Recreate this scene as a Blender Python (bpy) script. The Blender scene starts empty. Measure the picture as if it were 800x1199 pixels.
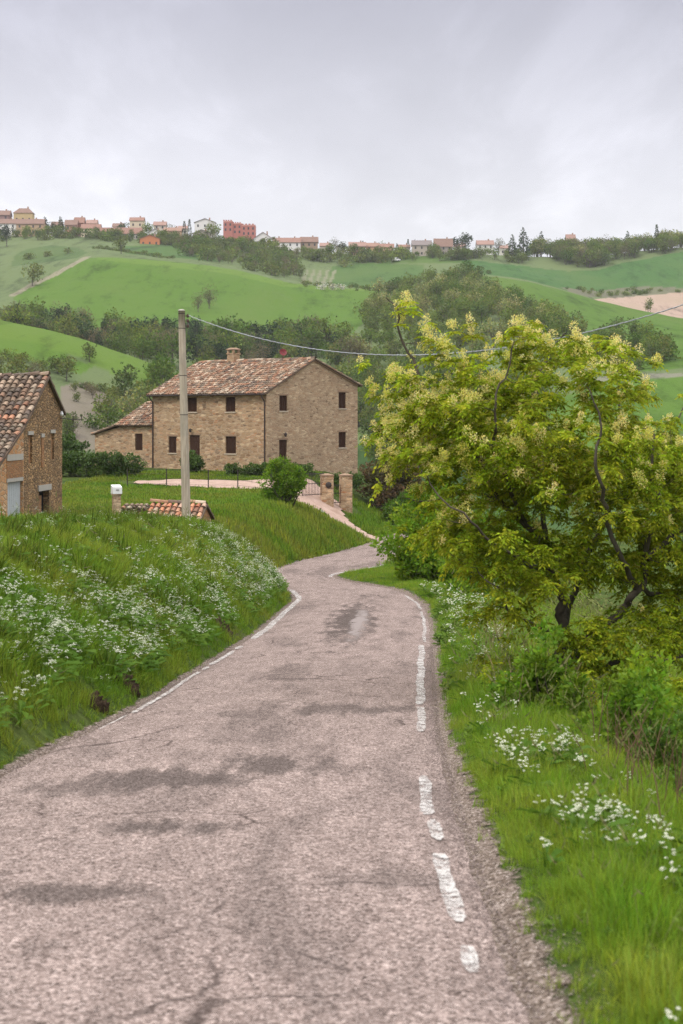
import bpy, math, random
import numpy as np
from mathutils import Vector, Matrix

random.seed(11)
RNG = np.random.default_rng(11)
sc = bpy.context.scene
COL = sc.collection
F = 1900.0          # focal length in photo pixels (800 x 1199 frame)
HY = 490.0          # eye level row of the photo
ZC = 1.9            # eye height above the road under the camera
PI = math.pi

def U(px, py, d):
    return np.array([(px - 400.0) / F * d, d, ZC - (py - HY) / F * d])

# ------------------------------------------------------------------ helpers
def link(o, parent=None):
    COL.objects.link(o)
    if parent is not None:
        o.parent = parent
    return o

def tag(o, label=None, cat=None, group=None, kind=None):
    if label: o['label'] = label
    if cat: o['category'] = cat
    if group: o['group'] = group
    if kind: o['kind'] = kind
    return o

def empty(name, loc, rz=0.0):
    o = bpy.data.objects.new(name, None)
    o.empty_display_size = 0.3
    o.location = loc
    o.rotation_euler = (0, 0, rz)
    return link(o)

def np_mesh(name, V, faces, mats, col=None, midx=None, smooth=False, uv=None):
    """faces: array (n,k) or list of arrays with different k. col: per-face colours (n,3)."""
    if not isinstance(faces, list):
        faces = [faces]
    faces = [np.asarray(f, dtype=np.int32) for f in faces if len(f)]
    me = bpy.data.meshes.new(name)
    V = np.asarray(V, dtype=np.float32)
    me.vertices.add(len(V))
    me.vertices.foreach_set('co', V.ravel())
    nl = sum(f.size for f in faces)
    npoly = sum(len(f) for f in faces)
    me.loops.add(nl)
    me.polygons.add(npoly)
    me.loops.foreach_set('vertex_index', np.concatenate([f.ravel() for f in faces]))
    tot = np.concatenate([np.full(len(f), f.shape[1], dtype=np.int32) for f in faces])
    st = np.concatenate([[0], np.cumsum(tot)[:-1]]).astype(np.int32)
    me.polygons.foreach_set('loop_start', st)
    me.polygons.foreach_set('loop_total', tot)
    if midx is not None:
        me.polygons.foreach_set('material_index', np.asarray(midx, dtype=np.int32))
    if smooth:
        me.polygons.foreach_set('use_smooth', np.ones(npoly, dtype=bool))
    if col is not None:
        at = me.attributes.new('Col', 'FLOAT_COLOR', 'FACE')
        c = np.ones((npoly, 4), dtype=np.float32)
        c[:, :3] = col
        at.data.foreach_set('color', c.ravel())
    if uv is not None:
        l = me.uv_layers.new(name='UVMap')
        l.data.foreach_set('uv', np.asarray(uv, dtype=np.float32).ravel())
    me.update(calc_edges=True)
    me.validate()
    if not isinstance(mats, (list, tuple)):
        mats = [mats]
    for m in mats:
        me.materials.append(m)
    return me

def obj_from(name, me, parent=None):
    return link(bpy.data.objects.new(name, me), parent)

class MB:
    """collects polygons, builds one mesh object"""
    def __init__(s):
        s.v, s.f, s.c, s.m = [], [], [], []
    def poly(s, pts, c=(1, 1, 1), m=0):
        i = len(s.v)
        s.v.extend([tuple(p) for p in pts])
        s.f.append(list(range(i, i + len(pts))))
        s.c.append(c); s.m.append(m)
    def box(s, x0, x1, y0, y1, z0, z1, c=(1, 1, 1), m=0):
        i = len(s.v)
        s.v.extend([(x0,y0,z0),(x1,y0,z0),(x1,y1,z0),(x0,y1,z0),(x0,y0,z1),(x1,y0,z1),(x1,y1,z1),(x0,y1,z1)])
        for f in ((0,3,2,1),(4,5,6,7),(0,1,5,4),(1,2,6,5),(2,3,7,6),(3,0,4,7)):
            s.f.append([i + k for k in f]); s.c.append(c); s.m.append(m)
    def prism(s, bottom, top, c=(1, 1, 1), m=0):
        """two matching rings joined"""
        n = len(bottom); i = len(s.v)
        s.v.extend([tuple(p) for p in bottom] + [tuple(p) for p in top])
        s.f.append([i + k for k in range(n)][::-1]); s.f.append([i + n + k for k in range(n)])
        s.c += [c, c]; s.m += [m, m]
        for k in range(n):
            s.f.append([i + k, i + (k + 1) % n, i + n + (k + 1) % n, i + n + k]); s.c.append(c); s.m.append(m)
    def tube(s, pts, radii, n=8, c=(1, 1, 1), m=0, caps=True):
        pts = [Vector(p) for p in pts]
        if not hasattr(radii, '__len__'):
            radii = [radii] * len(pts)
        i0 = len(s.v)
        up = Vector((0.13, 0.31, 0.94)).normalized()
        for k, p in enumerate(pts):
            t = (pts[min(k + 1, len(pts) - 1)] - pts[max(k - 1, 0)])
            if t.length < 1e-9: t = Vector((0, 0, 1))
            t.normalize()
            a = t.cross(up)
            if a.length < 0.1: a = t.cross(Vector((1, 0, 0)))
            a.normalize(); b = t.cross(a)
            for j in range(n):
                an = 2 * PI * j / n
                s.v.append(tuple(p + (a * math.cos(an) + b * math.sin(an)) * radii[k]))
        for k in range(len(pts) - 1):
            for j in range(n):
                s.f.append([i0 + k*n + j, i0 + k*n + (j+1) % n, i0 + (k+1)*n + (j+1) % n, i0 + (k+1)*n + j])
                s.c.append(c); s.m.append(m)
        if caps:
            s.f.append([i0 + j for j in range(n)]); s.c.append(c); s.m.append(m)
            e = i0 + (len(pts) - 1) * n
            s.f.append([e + j for j in range(n)][::-1]); s.c.append(c); s.m.append(m)
    def mesh(s, name, mats, smooth=False):
        me = bpy.data.meshes.new(name)
        me.from_pydata(s.v, [], s.f)
        at = me.attributes.new('Col', 'FLOAT_COLOR', 'FACE')
        c = np.ones((len(s.f), 4), dtype=np.float32); c[:, :3] = np.array(s.c)
        at.data.foreach_set('color', c.ravel())
        me.polygons.foreach_set('material_index', np.array(s.m, dtype=np.int32))
        if smooth:
            me.polygons.foreach_set('use_smooth', np.ones(len(s.f), dtype=bool))
        me.update()
        for m in (mats if isinstance(mats, (list, tuple)) else [mats]):
            me.materials.append(m)
        return me
    def build(s, name, mats, parent=None, smooth=False):
        return obj_from(name, s.mesh(name, mats, smooth), parent)

# ------------------------------------------------------------------ materials
def new_mat(name):
    m = bpy.data.materials.new(name); m.use_nodes = True
    nt = m.node_tree; nt.nodes.clear()
    return m, nt

def nd(nt, typ, props=None, **ins):
    n = nt.nodes.new(typ)
    for k, v in (props or {}).items():
        setattr(n, k, v)
    for k, v in ins.items():
        key = k.replace('_', ' ')
        s = n.inputs[int(k[1:])] if (k[0] == 'i' and k[1:].isdigit()) else n.inputs[key]
        if isinstance(v, bpy.types.NodeSocket):
            nt.links.new(v, s)
        else:
            if hasattr(s.default_value, '__len__') and not isinstance(v, str) and len(s.default_value) == 4 and len(v) == 3:
                v = (*v, 1)
            s.default_value = v
    return n

def ramp(nt, fac, stops):
    r = nt.nodes.new('ShaderNodeValToRGB')
    nt.links.new(fac, r.inputs[0])
    e = r.color_ramp.elements
    while len(e) < len(stops): e.new(0.5)
    for q, (p, c) in zip(e, stops):
        q.position = p
        q.color = (*c, 1) if hasattr(c, '__len__') else (c, c, c, 1)
    return r.outputs[0]

def mixc(nt, fac, a, b, mode='MIX'):
    n = nt.nodes.new('ShaderNodeMix'); n.data_type = 'RGBA'; n.blend_type = mode
    for s, v in ((n.inputs[0], fac), (n.inputs[6], a), (n.inputs[7], b)):
        if isinstance(v, bpy.types.NodeSocket): nt.links.new(v, s)
        elif hasattr(v, '__len__'): s.default_value = (*v, 1)
        else: s.default_value = v if s.type == 'VALUE' else (v, v, v, 1)
    return n.outputs[2]

def math_(nt, op, a, b=0.0, c=None):
    n = nt.nodes.new('ShaderNodeMath'); n.operation = op
    for k, v in enumerate((a, b) if c is None else (a, b, c)):
        if isinstance(v, bpy.types.NodeSocket): nt.links.new(v, n.inputs[k])
        else: n.inputs[k].default_value = v
    return n.outputs[0]

def noise(nt, vec, scale, detail=4, rough=0.55, dist=0.0, dim='3D'):
    n = nd(nt, 'ShaderNodeTexNoise', {'noise_dimensions': dim}, Scale=scale, Detail=detail, Roughness=rough, Distortion=dist)
    if vec is not None: nt.links.new(vec, n.inputs['Vector'])
    return n.outputs['Fac']

def mapping(nt, vec, scale=(1, 1, 1), rot=(0, 0, 0), loc=(0, 0, 0)):
    n = nt.nodes.new('ShaderNodeMapping')
    nt.links.new(vec, n.inputs[0])
    n.inputs['Scale'].default_value = scale; n.inputs['Rotation'].default_value = rot; n.inputs['Location'].default_value = loc
    return n.outputs[0]

def finish(nt, color, rough=0.85, bump=None, bump_str=0.3, bump_dist=0.02, spec=0.3, trans=0.0):
    b = nt.nodes.new('ShaderNodeBsdfPrincipled')
    if isinstance(color, bpy.types.NodeSocket): nt.links.new(color, b.inputs['Base Color'])
    else: b.inputs['Base Color'].default_value = (*color, 1)
    if isinstance(rough, bpy.types.NodeSocket): nt.links.new(rough, b.inputs['Roughness'])
    else: b.inputs['Roughness'].default_value = rough
    b.inputs['Specular IOR Level'].default_value = spec
    if bump is not None:
        bm = nd(nt, 'ShaderNodeBump', None, Strength=bump_str, Distance=bump_dist, Height=bump)
        nt.links.new(bm.outputs[0], b.inputs['Normal'])
    out = nt.nodes.new('ShaderNodeOutputMaterial')
    sh = b.outputs[0]
    if trans > 0:
        t = nt.nodes.new('ShaderNodeBsdfTranslucent')
        if isinstance(color, bpy.types.NodeSocket): nt.links.new(color, t.inputs[0])
        else: t.inputs[0].default_value = (*color, 1)
        mx = nt.nodes.new('ShaderNodeMixShader'); mx.inputs[0].default_value = trans
        nt.links.new(sh, mx.inputs[1]); nt.links.new(t.outputs[0], mx.inputs[2]); sh = mx.outputs[0]
    nt.links.new(sh, out.inputs['Surface'])

def tc(nt, which='Object'):
    return nt.nodes.new('ShaderNodeTexCoord').outputs[which]

def world_pos(nt):
    return nt.nodes.new('ShaderNodeNewGeometry').outputs['Position']

def attr(nt, name='Col', out='Color'):
    return nd(nt, 'ShaderNodeAttribute', {'attribute_name': name}).outputs[out]

def plain(name, c, rough=0.7, var=0.25, scale=6.0, bump=0.15, spec=0.3):
    m, nt = new_mat(name)
    n = noise(nt, tc(nt), scale, 5)
    k = math_(nt, 'MULTIPLY_ADD', n, 2 * var, 1 - var)
    col = mixc(nt, 1.0, c, k, 'MULTIPLY')
    finish(nt, col, rough, n, bump, 0.02, spec)
    return m

def foliage(name, c0, c1, trans=0.25, rough=0.6, spec=0.25, wscale=0.15, wc=None):
    """leaf colour: per leaf variation (Col), per copy variation (Object Info), broad patches by position"""
    m, nt = new_mat(name)
    rnd = nd(nt, 'ShaderNodeObjectInfo').outputs['Random']
    col = mixc(nt, rnd, c0, c1)
    if wc is not None:
        w = noise(nt, world_pos(nt), wscale, 3)
        w = ramp(nt, w, [(0.40, 0.0), (0.62, 1.0)])
        col = mixc(nt, w, col, wc)
    col = mixc(nt, 1.0, col, attr(nt), 'MULTIPLY')
    finish(nt, col, rough, spec=spec, trans=trans)
    return m

def stone_mat(name, cols, mortar, sx=3.2, sz=8.5, stain=(0.12, 0.10, 0.07), stain_amt=0.5, bump=0.7, zlow=None):
    m, nt = new_mat(name)
    p = tc(nt)
    w = nd(nt, 'ShaderNodeTexNoise', None, Scale=1.7, Detail=3.0)
    nt.links.new(p, w.inputs['Vector'])
    pw = nd(nt, 'ShaderNodeVectorMath', {'operation': 'MULTIPLY_ADD'})
    nt.links.new(w.outputs['Color'], pw.inputs[0]); pw.inputs[1].default_value = (0.18, 0.18, 0.10); nt.links.new(p, pw.inputs[2])
    q = mapping(nt, pw.outputs[0], (sx, sx, sz))
    v = nd(nt, 'ShaderNodeTexVoronoi', {'feature': 'F1'}, Scale=1.0); nt.links.new(q, v.inputs['Vector'])
    e = nd(nt, 'ShaderNodeTexVoronoi', {'feature': 'DISTANCE_TO_EDGE'}, Scale=1.0); nt.links.new(q, e.inputs['Vector'])
    sepc = nd(nt, 'ShaderNodeSeparateColor'); nt.links.new(v.outputs['Color'], sepc.inputs[0])
    n = len(cols)
    col = ramp(nt, sepc.outputs[0], [(i / (n - 1), c) for i, c in enumerate(cols)])
    big = noise(nt, p, 0.55, 5, 0.65)
    bigm = ramp(nt, big, [(0.42, 0.0), (0.66, 1.0)])
    fine = noise(nt, p, 22.0, 4, 0.7)
    col = mixc(nt, math_(nt, 'MULTIPLY', bigm, stain_amt), col, stain)
    col = mixc(nt, 0.55, col, ramp(nt, fine, [(0.3, 0.25), (0.7, 1.6)]), 'MULTIPLY')
    edge = ramp(nt, e.outputs['Distance'], [(0.02, 0.0), (0.10, 1.0)])
    col = mixc(nt, edge, mortar, col)
    h = math_(nt, 'ADD', edge, math_(nt, 'MULTIPLY', fine, 0.6))
    finish(nt, col, 0.93, h, bump, 0.05, 0.15)
    return m

def tile_mat(name, lichen=(0.20, 0.18, 0.12), amt=0.5):
    m, nt = new_mat(name)
    p = tc(nt)
    col = attr(nt)
    f = noise(nt, p, 9.0, 5, 0.7)
    col = mixc(nt, 0.7, col, ramp(nt, f, [(0.3, 0.5), (0.7, 1.35)]), 'MULTIPLY')
    b = noise(nt, p, 1.3, 5, 0.7)
    bm = math_(nt, 'MULTIPLY', ramp(nt, b, [(0.45, 0.0), (0.68, 1.0)]), amt)
    col = mixc(nt, bm, col, lichen)
    finish(nt, col, 0.9, f, 0.3, 0.03, 0.15)
    return m

M = {}
M['house_stone'] = stone_mat('house stone', [(0.24,0.14,0.08),(0.46,0.31,0.18),(0.32,0.20,0.11),(0.62,0.45,0.28),(0.40,0.20,0.10),(0.52,0.36,0.22),(0.18,0.12,0.08)], (0.42,0.31,0.205), 2.3, 6.2, (0.22,0.15,0.09), 0.45)
M['gable_stone'] = stone_mat('gable stone', [(0.22,0.14,0.085),(0.47,0.33,0.205),(0.36,0.23,0.14),(0.60,0.45,0.29),(0.40,0.25,0.145),(0.52,0.375,0.235)], (0.42,0.315,0.21), 2.7, 7.5, (0.22,0.155,0.10), 0.4)
M['barn_stone'] = stone_mat('barn rubble', [(0.17,0.11,0.06),(0.42,0.26,0.12),(0.28,0.17,0.085),(0.56,0.35,0.165),(0.36,0.21,0.10),(0.46,0.32,0.18)], (0.16,0.11,0.07), 4.2, 9.0, (0.14,0.10,0.065), 0.45, 1.0)
M['barn_brick'] = stone_mat('barn brick', [(0.44,0.20,0.085),(0.58,0.32,0.15),(0.50,0.25,0.10),(0.62,0.42,0.24)], (0.42,0.30,0.19), 2.2, 5.0, (0.30,0.16,0.08), 0.4)
M['old_brick'] = stone_mat('old infill brick', [(0.36,0.16,0.07),(0.42,0.22,0.10),(0.30,0.14,0.06)], (0.30,0.20,0.12), 3.4, 13.0, (0.20,0.12,0.06), 0.4)
M['tiles'] = tile_mat('clay tiles', (0.30, 0.25, 0.17), 0.45)
M['tiles_old'] = tile_mat('mossy clay tiles', (0.17, 0.15, 0.11), 0.65)
M['underroof'] = plain('roof boards', (0.11, 0.075, 0.05), 0.9)
M['eave_brick'] = plain('eave course', (0.26, 0.17, 0.11), 0.9)
M['shutter'] = plain('dark brown shutter', (0.050, 0.025, 0.016), 0.75, 0.2, 14, spec=0.1)
M['jamb'] = plain('pale sill stone', (0.44, 0.36, 0.27), 0.9)
M['metal_brown'] = plain('brown gutter metal', (0.045, 0.030, 0.024), 0.5)
M['iron'] = plain('rusty iron', (0.040, 0.030, 0.026), 0.6)
M['concrete'] = plain('weathered concrete', (0.38, 0.35, 0.30), 0.92, 0.2, 9)
M['greydoor'] = plain('grey boards', (0.40, 0.42, 0.42), 0.8, 0.15, 5)
M['white_paint'] = plain('white paint', (0.72, 0.72, 0.70), 0.6, 0.08)
M['black_hole'] = plain('dark interior', (0.012, 0.010, 0.009), 0.95, 0.2)
M['red_dish'] = plain('dark red metal', (0.14, 0.012, 0.014), 0.5, 0.15)
M['bark'] = plain('ash bark', (0.085, 0.072, 0.055), 0.95, 0.55, 14, 0.8, 0.1)
M['bark_far'] = plain('grey bark', (0.10, 0.085, 0.07), 0.95, 0.3, 3)
M['drystem'] = plain('dry stalks', (0.30, 0.22, 0.12), 0.95, 0.3, 3)
M['redstem'] = plain('brown twigs', (0.13, 0.075, 0.045), 0.95, 0.3, 3)
M['wire'] = plain('cable sheath', (0.30, 0.31, 0.32), 0.6, 0.35, 1.2)
M['porcelain'] = plain('brown insulator', (0.06, 0.035, 0.025), 0.3)
M['stone_grey'] = plain('grey stone', (0.40, 0.37, 0.33), 0.9, 0.3, 12)
# foliage
M['grass'] = foliage('meadow grass', (0.165,0.275,0.022), (0.095,0.205,0.018), 0.46, 0.55, 0.1, 0.35, (0.215,0.280,0.034))
M['grass_bright'] = foliage('verge grass', (0.17,0.31,0.022), (0.115,0.235,0.020), 0.48, 0.5, 0.1, 0.8, (0.22,0.31,0.036))
M['lawn'] = foliage('lawn grass', (0.125,0.24,0.020), (0.10,0.20,0.020), 0.42, 0.6, 0.1, 0.25, (0.18,0.23,0.035))
M['seed'] = foliage('seed heads', (0.22,0.24,0.08), (0.20,0.20,0.08), 0.35, 0.8, 0.05)
M['herb'] = foliage('bank herbs', (0.065,0.135,0.016), (0.120,0.150,0.030), 0.4, 0.6, 0.05, 0.9, (0.10,0.17,0.018))
M['weed'] = foliage('broad weeds', (0.085,0.165,0.016), (0.135,0.21,0.025), 0.4, 0.55, 0.1)
M['petal'] = foliage('white petals', (0.78,0.78,0.64), (0.62,0.65,0.46), 0.3, 0.7)
M['yellow'] = foliage('yellow petals', (0.75,0.52,0.04), (0.70,0.42,0.03), 0.3, 0.7)
M['ash_leaf'] = foliage('ash leaf', (0.235,0.325,0.020), (0.235,0.325,0.020), 0.54, 0.5, 0.05, 1.1, (0.345,0.405,0.032))
M['blossom'] = foliage('ash blossom', (0.80,0.74,0.33), (0.80,0.74,0.33), 0.45, 0.8, 0.05, 1.3, (0.62,0.62,0.15))
M['shrub_leaf'] = foliage('shrub leaf', (0.105,0.205,0.016), (0.105,0.205,0.016), 0.48, 0.5, 0.12, 0.9, (0.15,0.25,0.02))
M['bright_leaf'] = foliage('bright shrub leaf', (0.125,0.245,0.016), (0.125,0.245,0.016), 0.5, 0.5, 0.12, 0.9, (0.19,0.29,0.02))
M['dark_leaf'] = foliage('dark shrub leaf', (0.065,0.135,0.014), (0.065,0.135,0.014), 0.4, 0.5, 0.15, 0.9, (0.10,0.18,0.02))
M['hedge_leaf'] = foliage('hedge leaf', (0.040,0.085,0.016), (0.055,0.105,0.018), 0.25, 0.5, 0.3, 0.5, (0.07,0.12,0.02))
M['olive_leaf'] = foliage('olive brown leaf', (0.085,0.085,0.026), (0.085,0.085,0.026), 0.3, 0.6, 0.2, 0.6, (0.115,0.075,0.035))
M['far_green'] = foliage('far green crown', (0.070,0.130,0.022), (0.150,0.205,0.040), 0.38, 0.85, 0.03)
M['far_olive'] = foliage('far olive crown', (0.150,0.185,0.048), (0.085,0.130,0.034), 0.38, 0.85, 0.03)
M['far_brown'] = foliage('far budding crown', (0.150,0.130,0.075), (0.120,0.128,0.060), 0.3, 0.85, 0.05)
M['far_dark'] = foliage('far conifer crown', (0.030,0.055,0.024), (0.045,0.080,0.030), 0.2, 0.85, 0.05)
M['far_pale'] = foliage('far pale crown', (0.25,0.26,0.10), (0.20,0.235,0.08), 0.35, 0.85, 0.05)
M['far_white'] = foliage('far white blossom', (0.52,0.52,0.45), (0.42,0.44,0.36), 0.25, 0.8, 0.1)

# ------------------------------------------------------------------ road and near ground
HT = [(-60,-2.6),(-20,0.4),(0,1.9),(6,2.38),(14,3.0),(22,3.64),(29.5,4.2),(38,4.74),(48,5.3),(60,5.78),(72,6.27),(90,7.05),(106,7.7),(125,8.3),(160,9.4)]
_yy = np.linspace(-60, 160, 2201)
_h = np.interp(_yy, [a for a, b in HT], [b for a, b in HT])
_k = np.exp(-0.5 * (np.arange(-40, 41) / 16.0) ** 2); _k /= _k.sum()
_h = np.convolve(np.pad(_h, 40, mode='reflect', reflect_type='odd'), _k, mode='valid')
# a slight hump where the road tips over at the bend
_h = _h - 0.09 * np.exp(-0.5 * ((_yy - 50) / 2.2) ** 2)
def HR(y): return np.interp(y, _yy, _h)
def ZR(y): return ZC - HR(y)
_PY = HY + F * _h[_yy > 3] / _yy[_yy > 3]
_DD = _yy[_yy > 3]
def d_at(py):
    """distance at which the road surface sits on that photo row"""
    ok = _DD < 140
    p = _PY[ok]; d = _DD[ok]
    return float(np.interp(-py, -p, d))

def edge(pts, extra):
    a = []
    for px, py in pts:
        d = d_at(py); a.append((d, (px - 400) / F * d))
    a += extra
    a.sort()
    y = np.array([q[0] for q in a]); x = np.array([q[1] for q in a])
    f = np.interp(_yy, y, x)
    k = np.exp(-0.5 * (np.arange(-30, 31) / 9.0) ** 2); k /= k.sum()
    return np.convolve(np.pad(f, 30, mode='edge'), k, mode='valid')

_XR = edge([(640,1199),(585,1060),(545,950),(518,860),(510,780),(507,730),(499,708),(480,695)],
           [(-60,3.6),(0,1.0),(54.2,0.9),(56.5,0.1),(59,-0.35),(60.5,-0.15),(64,1.15),(69,2.25),(76,3.4),(90,5.5),(106,7.8),(125,9.6),(160,15.0)])
_XL = edge([(0,905),(60,873),(150,833),(220,789),(262,764),(300,740),(330,714),(346,700)],
           [(-60,-1.0),(0,-3.0),(6,-3.1),(50,-1.7),(55,-2.7),(60,-3.2),(66,-2.65),(72,-1.95),(81,-0.4),(90,0.8),(106,2.6),(125,5.6),(160,10.8)])
def XR(y): return np.interp(y, _yy, _XR)
def XL(y): return np.interp(y, _yy, _XL)

PF = [(-60,-3.0),(0,0.5),(20,1.62),(30,2.15),(45,2.95),(55,3.75),(60,4.05),(70,4.2),(90,4.6),(108,4.75),(116,4.45),(122,4.1),(135,4.1),(150,4.6),(170,6)]
def HF(y): return np.interp(y, [a for a, b in PF], [b for a, b in PF])

def bumps(x, y, s=1.0):
    return (np.sin(1.7*x*s + 0.6*y*s + 1.3) * np.sin(1.1*y*s - 0.7*x*s) * 0.5 + 0.3*np.sin(3.9*x*s + 2.3*y*s + 0.4) * np.sin(2.7*y*s - 3.1*x*s + 2)
            + 0.2*np.sin(7.3*x*s - 5.1*y*s) * np.sin(6.1*y*s + 4.7*x*s + 1))

def G(x, y):
    x = np.asarray(x, dtype=float); y = np.asarray(y, dtype=float)
    l = XL(y); r = XR(y); zr = ZR(y)
    ol = l - x; orr = x - r
    B = (ZC - HF(y)) - zr
    W = np.interp(y, [0, 50, 75, 92, 103, 112, 125, 150], [3.4, 3.3, 3.6, 4.6, 8.5, 6.2, 7.0, 8.0])
    t = np.clip((ol - 0.12) / W, 0, 1)
    k = np.interp(y, [88, 101, 122, 135], [0, 1, 1, 0])
    left = zr + B * ((1 - k) * np.sin(t * PI / 2) + k * (0.75 * t ** 1.35 + 0.25 * t)) + np.clip(ol - W, 0, 60) * 0.010 + 0.15 * bumps(x, y, 0.9) * np.clip(ol / 1.2, 0, 1) * np.where(y < 64, 1, 0.4)
    vw = np.interp(y, [0, 12, 20, 35, 50, 70, 150], [1.3, 1.25, 1.0, 1.9, 2.2, 2.0, 3.0])
    o2 = np.clip(orr - vw, 0, 200)
    sl = np.interp(y, [0, 9, 14, 26, 34], [0.38, 0.40, 0.66, 0.66, 0.38]); o3 = 1.9 / sl
    drop = np.where(o2 < o3, sl * o2, 1.9 + 0.10 * (o2 - o3)) * np.clip(o2 / 0.5, 0, 1)
    right = zr + 0.05 * np.clip(orr / 0.3, 0, 1) - drop + 0.06 * bumps(x, y, 1.3) * np.clip(orr / 0.8, 0, 1)
    mid = zr - 0.07 * np.clip(np.minimum(-ol, -orr) / 0.2, 0, 1) - 0.006
    return np.where(ol > 0, left, np.where(orr > 0, right, mid))

# ------------------------------------------------------------------ far hills
KN = [-600, -100, 0, 50, 100, 150, 200, 250, 300, 350, 400, 450, 500, 550, 600, 650, 700, 750, 800, 900, 1400]
ROWS = [
 (200, [600,612,612,612,612,612,612,612,612,612,612,612,612,612,612,612,610,605,600,595,580]),
 (250, [620,640,640,645,650,660,670,680,690,690,690,690,685,670,655,640,620,605,600,590,560]),
 (290, [540,545,545,548,560,575,590,600,610,610,610,610,600,590,580,560,540,525,520,510,480]),
 (330, [470,468,470,476,492,506,520,535,555,565,565,560,550,540,525,510,495,485,480,470,440]),
 (370, [430,425,428,434,450,466,482,500,520,528,528,520,505,495,485,475,462,452,446,440,420]),
 (430, [350,362,376,384,397,415,435,458,476,486,486,472,455,445,438,432,428,424,420,415,400]),
 (465, [360,375,395,402,412,424,438,452,462,468,466,452,436,424,416,412,412,410,408,402,390]),
 (520, [370,385,402,408,412,416,420,424,426,428,428,415,400,392,390,394,398,398,396,392,380]),
 (580, [360,368,374,378,386,392,395,396,398,400,400,388,374,368,372,380,384,386,386,385,372]),
 (680, [330,335,341,340,336,340,345,350,357,365,370,362,350,343,346,355,363,372,381,388,370]),
 (760, [312,315,318,312,302,303,308,313,322,334,338,341,338,321,326,338,352,365,375,384,360]),
 (800, [305,308,311,306,299,301,306,311,320,332,337,339,336,320,327,338,353,362,366,370,350]),
 (850, [294,298,300,296,292,296,302,306,314,326,330,333,328,317,322,332,345,346,343,340,335]),
 (920, [284,286,287,284,284,287,291,296,301,310,314,315,312,307,313,319,320,312,304,300,300]),
 (980, [276,276,277,277,278,279,281,283,288,294,298,299,298,298,300,302,300,295,290,288,288]),
 (1050,[288,288,289,289,290,291,293,295,300,306,310,311,310,310,312,314,312,307,302,300,300]),
 (1300,[420]*21), (3000,[500]*21),
]
PXF = np.concatenate([np.arange(-600, -120, 16), np.arange(-120, 920, 2.5), np.arange(920, 1401, 16)])
def _smooth(a, s):
    n = int(3 * s); k = np.exp(-0.5 * (np.arange(-n, n + 1) / s) ** 2); k /= k.sum()
    return np.convolve(np.pad(a, n, mode='edge'), k, mode='valid')
_px1 = np.arange(-600, 1401, 4.0)
_rz = []
for d, row in ROWS:
    v = _smooth(np.interp(_px1, KN, row), 5)
    _rz.append((HY - v) / F * d)
_rz = np.array(_rz)                                # heights above the eye
_rd = np.array([r[0] for r in ROWS], dtype=float)
# first row joins the near ground
_x0 = (_px1 - 400) / F * 150.0
_z0 = G(np.clip(_x0, -68, 68), np.full_like(_x0, 150.0)) - ZC - 0.5
_rz = np.vstack([_z0[None], _rz]); _rd = np.concatenate([[150.0], _rd])
_dd = np.concatenate([np.arange(150, 300, 4), np.arange(300, 1000, 3.2), np.arange(1000, 1300, 20), np.arange(1300, 3001, 170)])
def pchip(x, Y, xs):
    h = np.diff(x)[:, None]; dl = np.diff(Y, axis=0) / h
    m = np.zeros_like(Y)
    a, b = dl[:-1], dl[1:]
    w1 = 2 * h[1:] + h[:-1]; w2 = h[1:] + 2 * h[:-1]
    with np.errstate(divide='ignore', invalid='ignore'):
        hm = (w1 + w2) / (w1 / a + w2 / b)
    m[1:-1] = np.where(a * b > 0, hm, 0.0)
    m[0] = dl[0]; m[-1] = dl[-1]
    i = np.clip(np.searchsorted(x, xs, side='right') - 1, 0, len(x) - 2)
    t = ((xs - x[i]) / (x[i + 1] - x[i]))[:, None]; hh = (x[i + 1] - x[i])[:, None]
    return ((1 + 2*t) * (1 - t)**2 * Y[i] + t * (1 - t)**2 * hh * m[i] + t*t * (3 - 2*t) * Y[i + 1] + t*t * (t - 1) * hh * m[i + 1])
_HZ = pchip(_rd, _rz, _dd)                          # (nd, npx1)
def HZ(px, d):
    """height above the eye of the hills at column px and distance d (bilinear)"""
    px = np.asarray(px, float); d = np.asarray(d, float)
    fi = np.clip((px + 600) / 4.0, 0, len(_px1) - 1.001); i = fi.astype(int); a = fi - i
    j = np.clip(np.searchsorted(_dd, d, side='right') - 1, 0, len(_dd) - 2); b = np.clip((d - _dd[j]) / (_dd[j + 1] - _dd[j]), 0, 1)
    return (_HZ[j, i]*(1-a)*(1-b) + _HZ[j, i+1]*a*(1-b) + _HZ[j+1, i]*(1-a)*b + _HZ[j+1, i+1]*a*b)
def hill_pt(px, d, sink=0.0):
    return np.array([(px - 400) / F * d, d, ZC + float(HZ(px, d)) - sink])
def hill_d(px, py, d0, d1):
    ds = np.linspace(d0, d1, 200)
    p = HY - F * HZ(np.full_like(ds, px), ds) / ds
    return float(ds[np.argmin(np.abs(p - py))])

def inpoly(px, py, poly):
    px = np.asarray(px); c = np.zeros(px.shape, bool); n = len(poly); j = n - 1
    for i in range(n):
        xi, yi = poly[i]; xj, yj = poly[j]
        with np.errstate(divide='ignore', invalid='ignore'):
            t = ((yi > py) != (yj > py)) & (px < (xj - xi) * (py - yi) / (yj - yi + 1e-12) + xi)
        c ^= t; j = i
    return c

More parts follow.
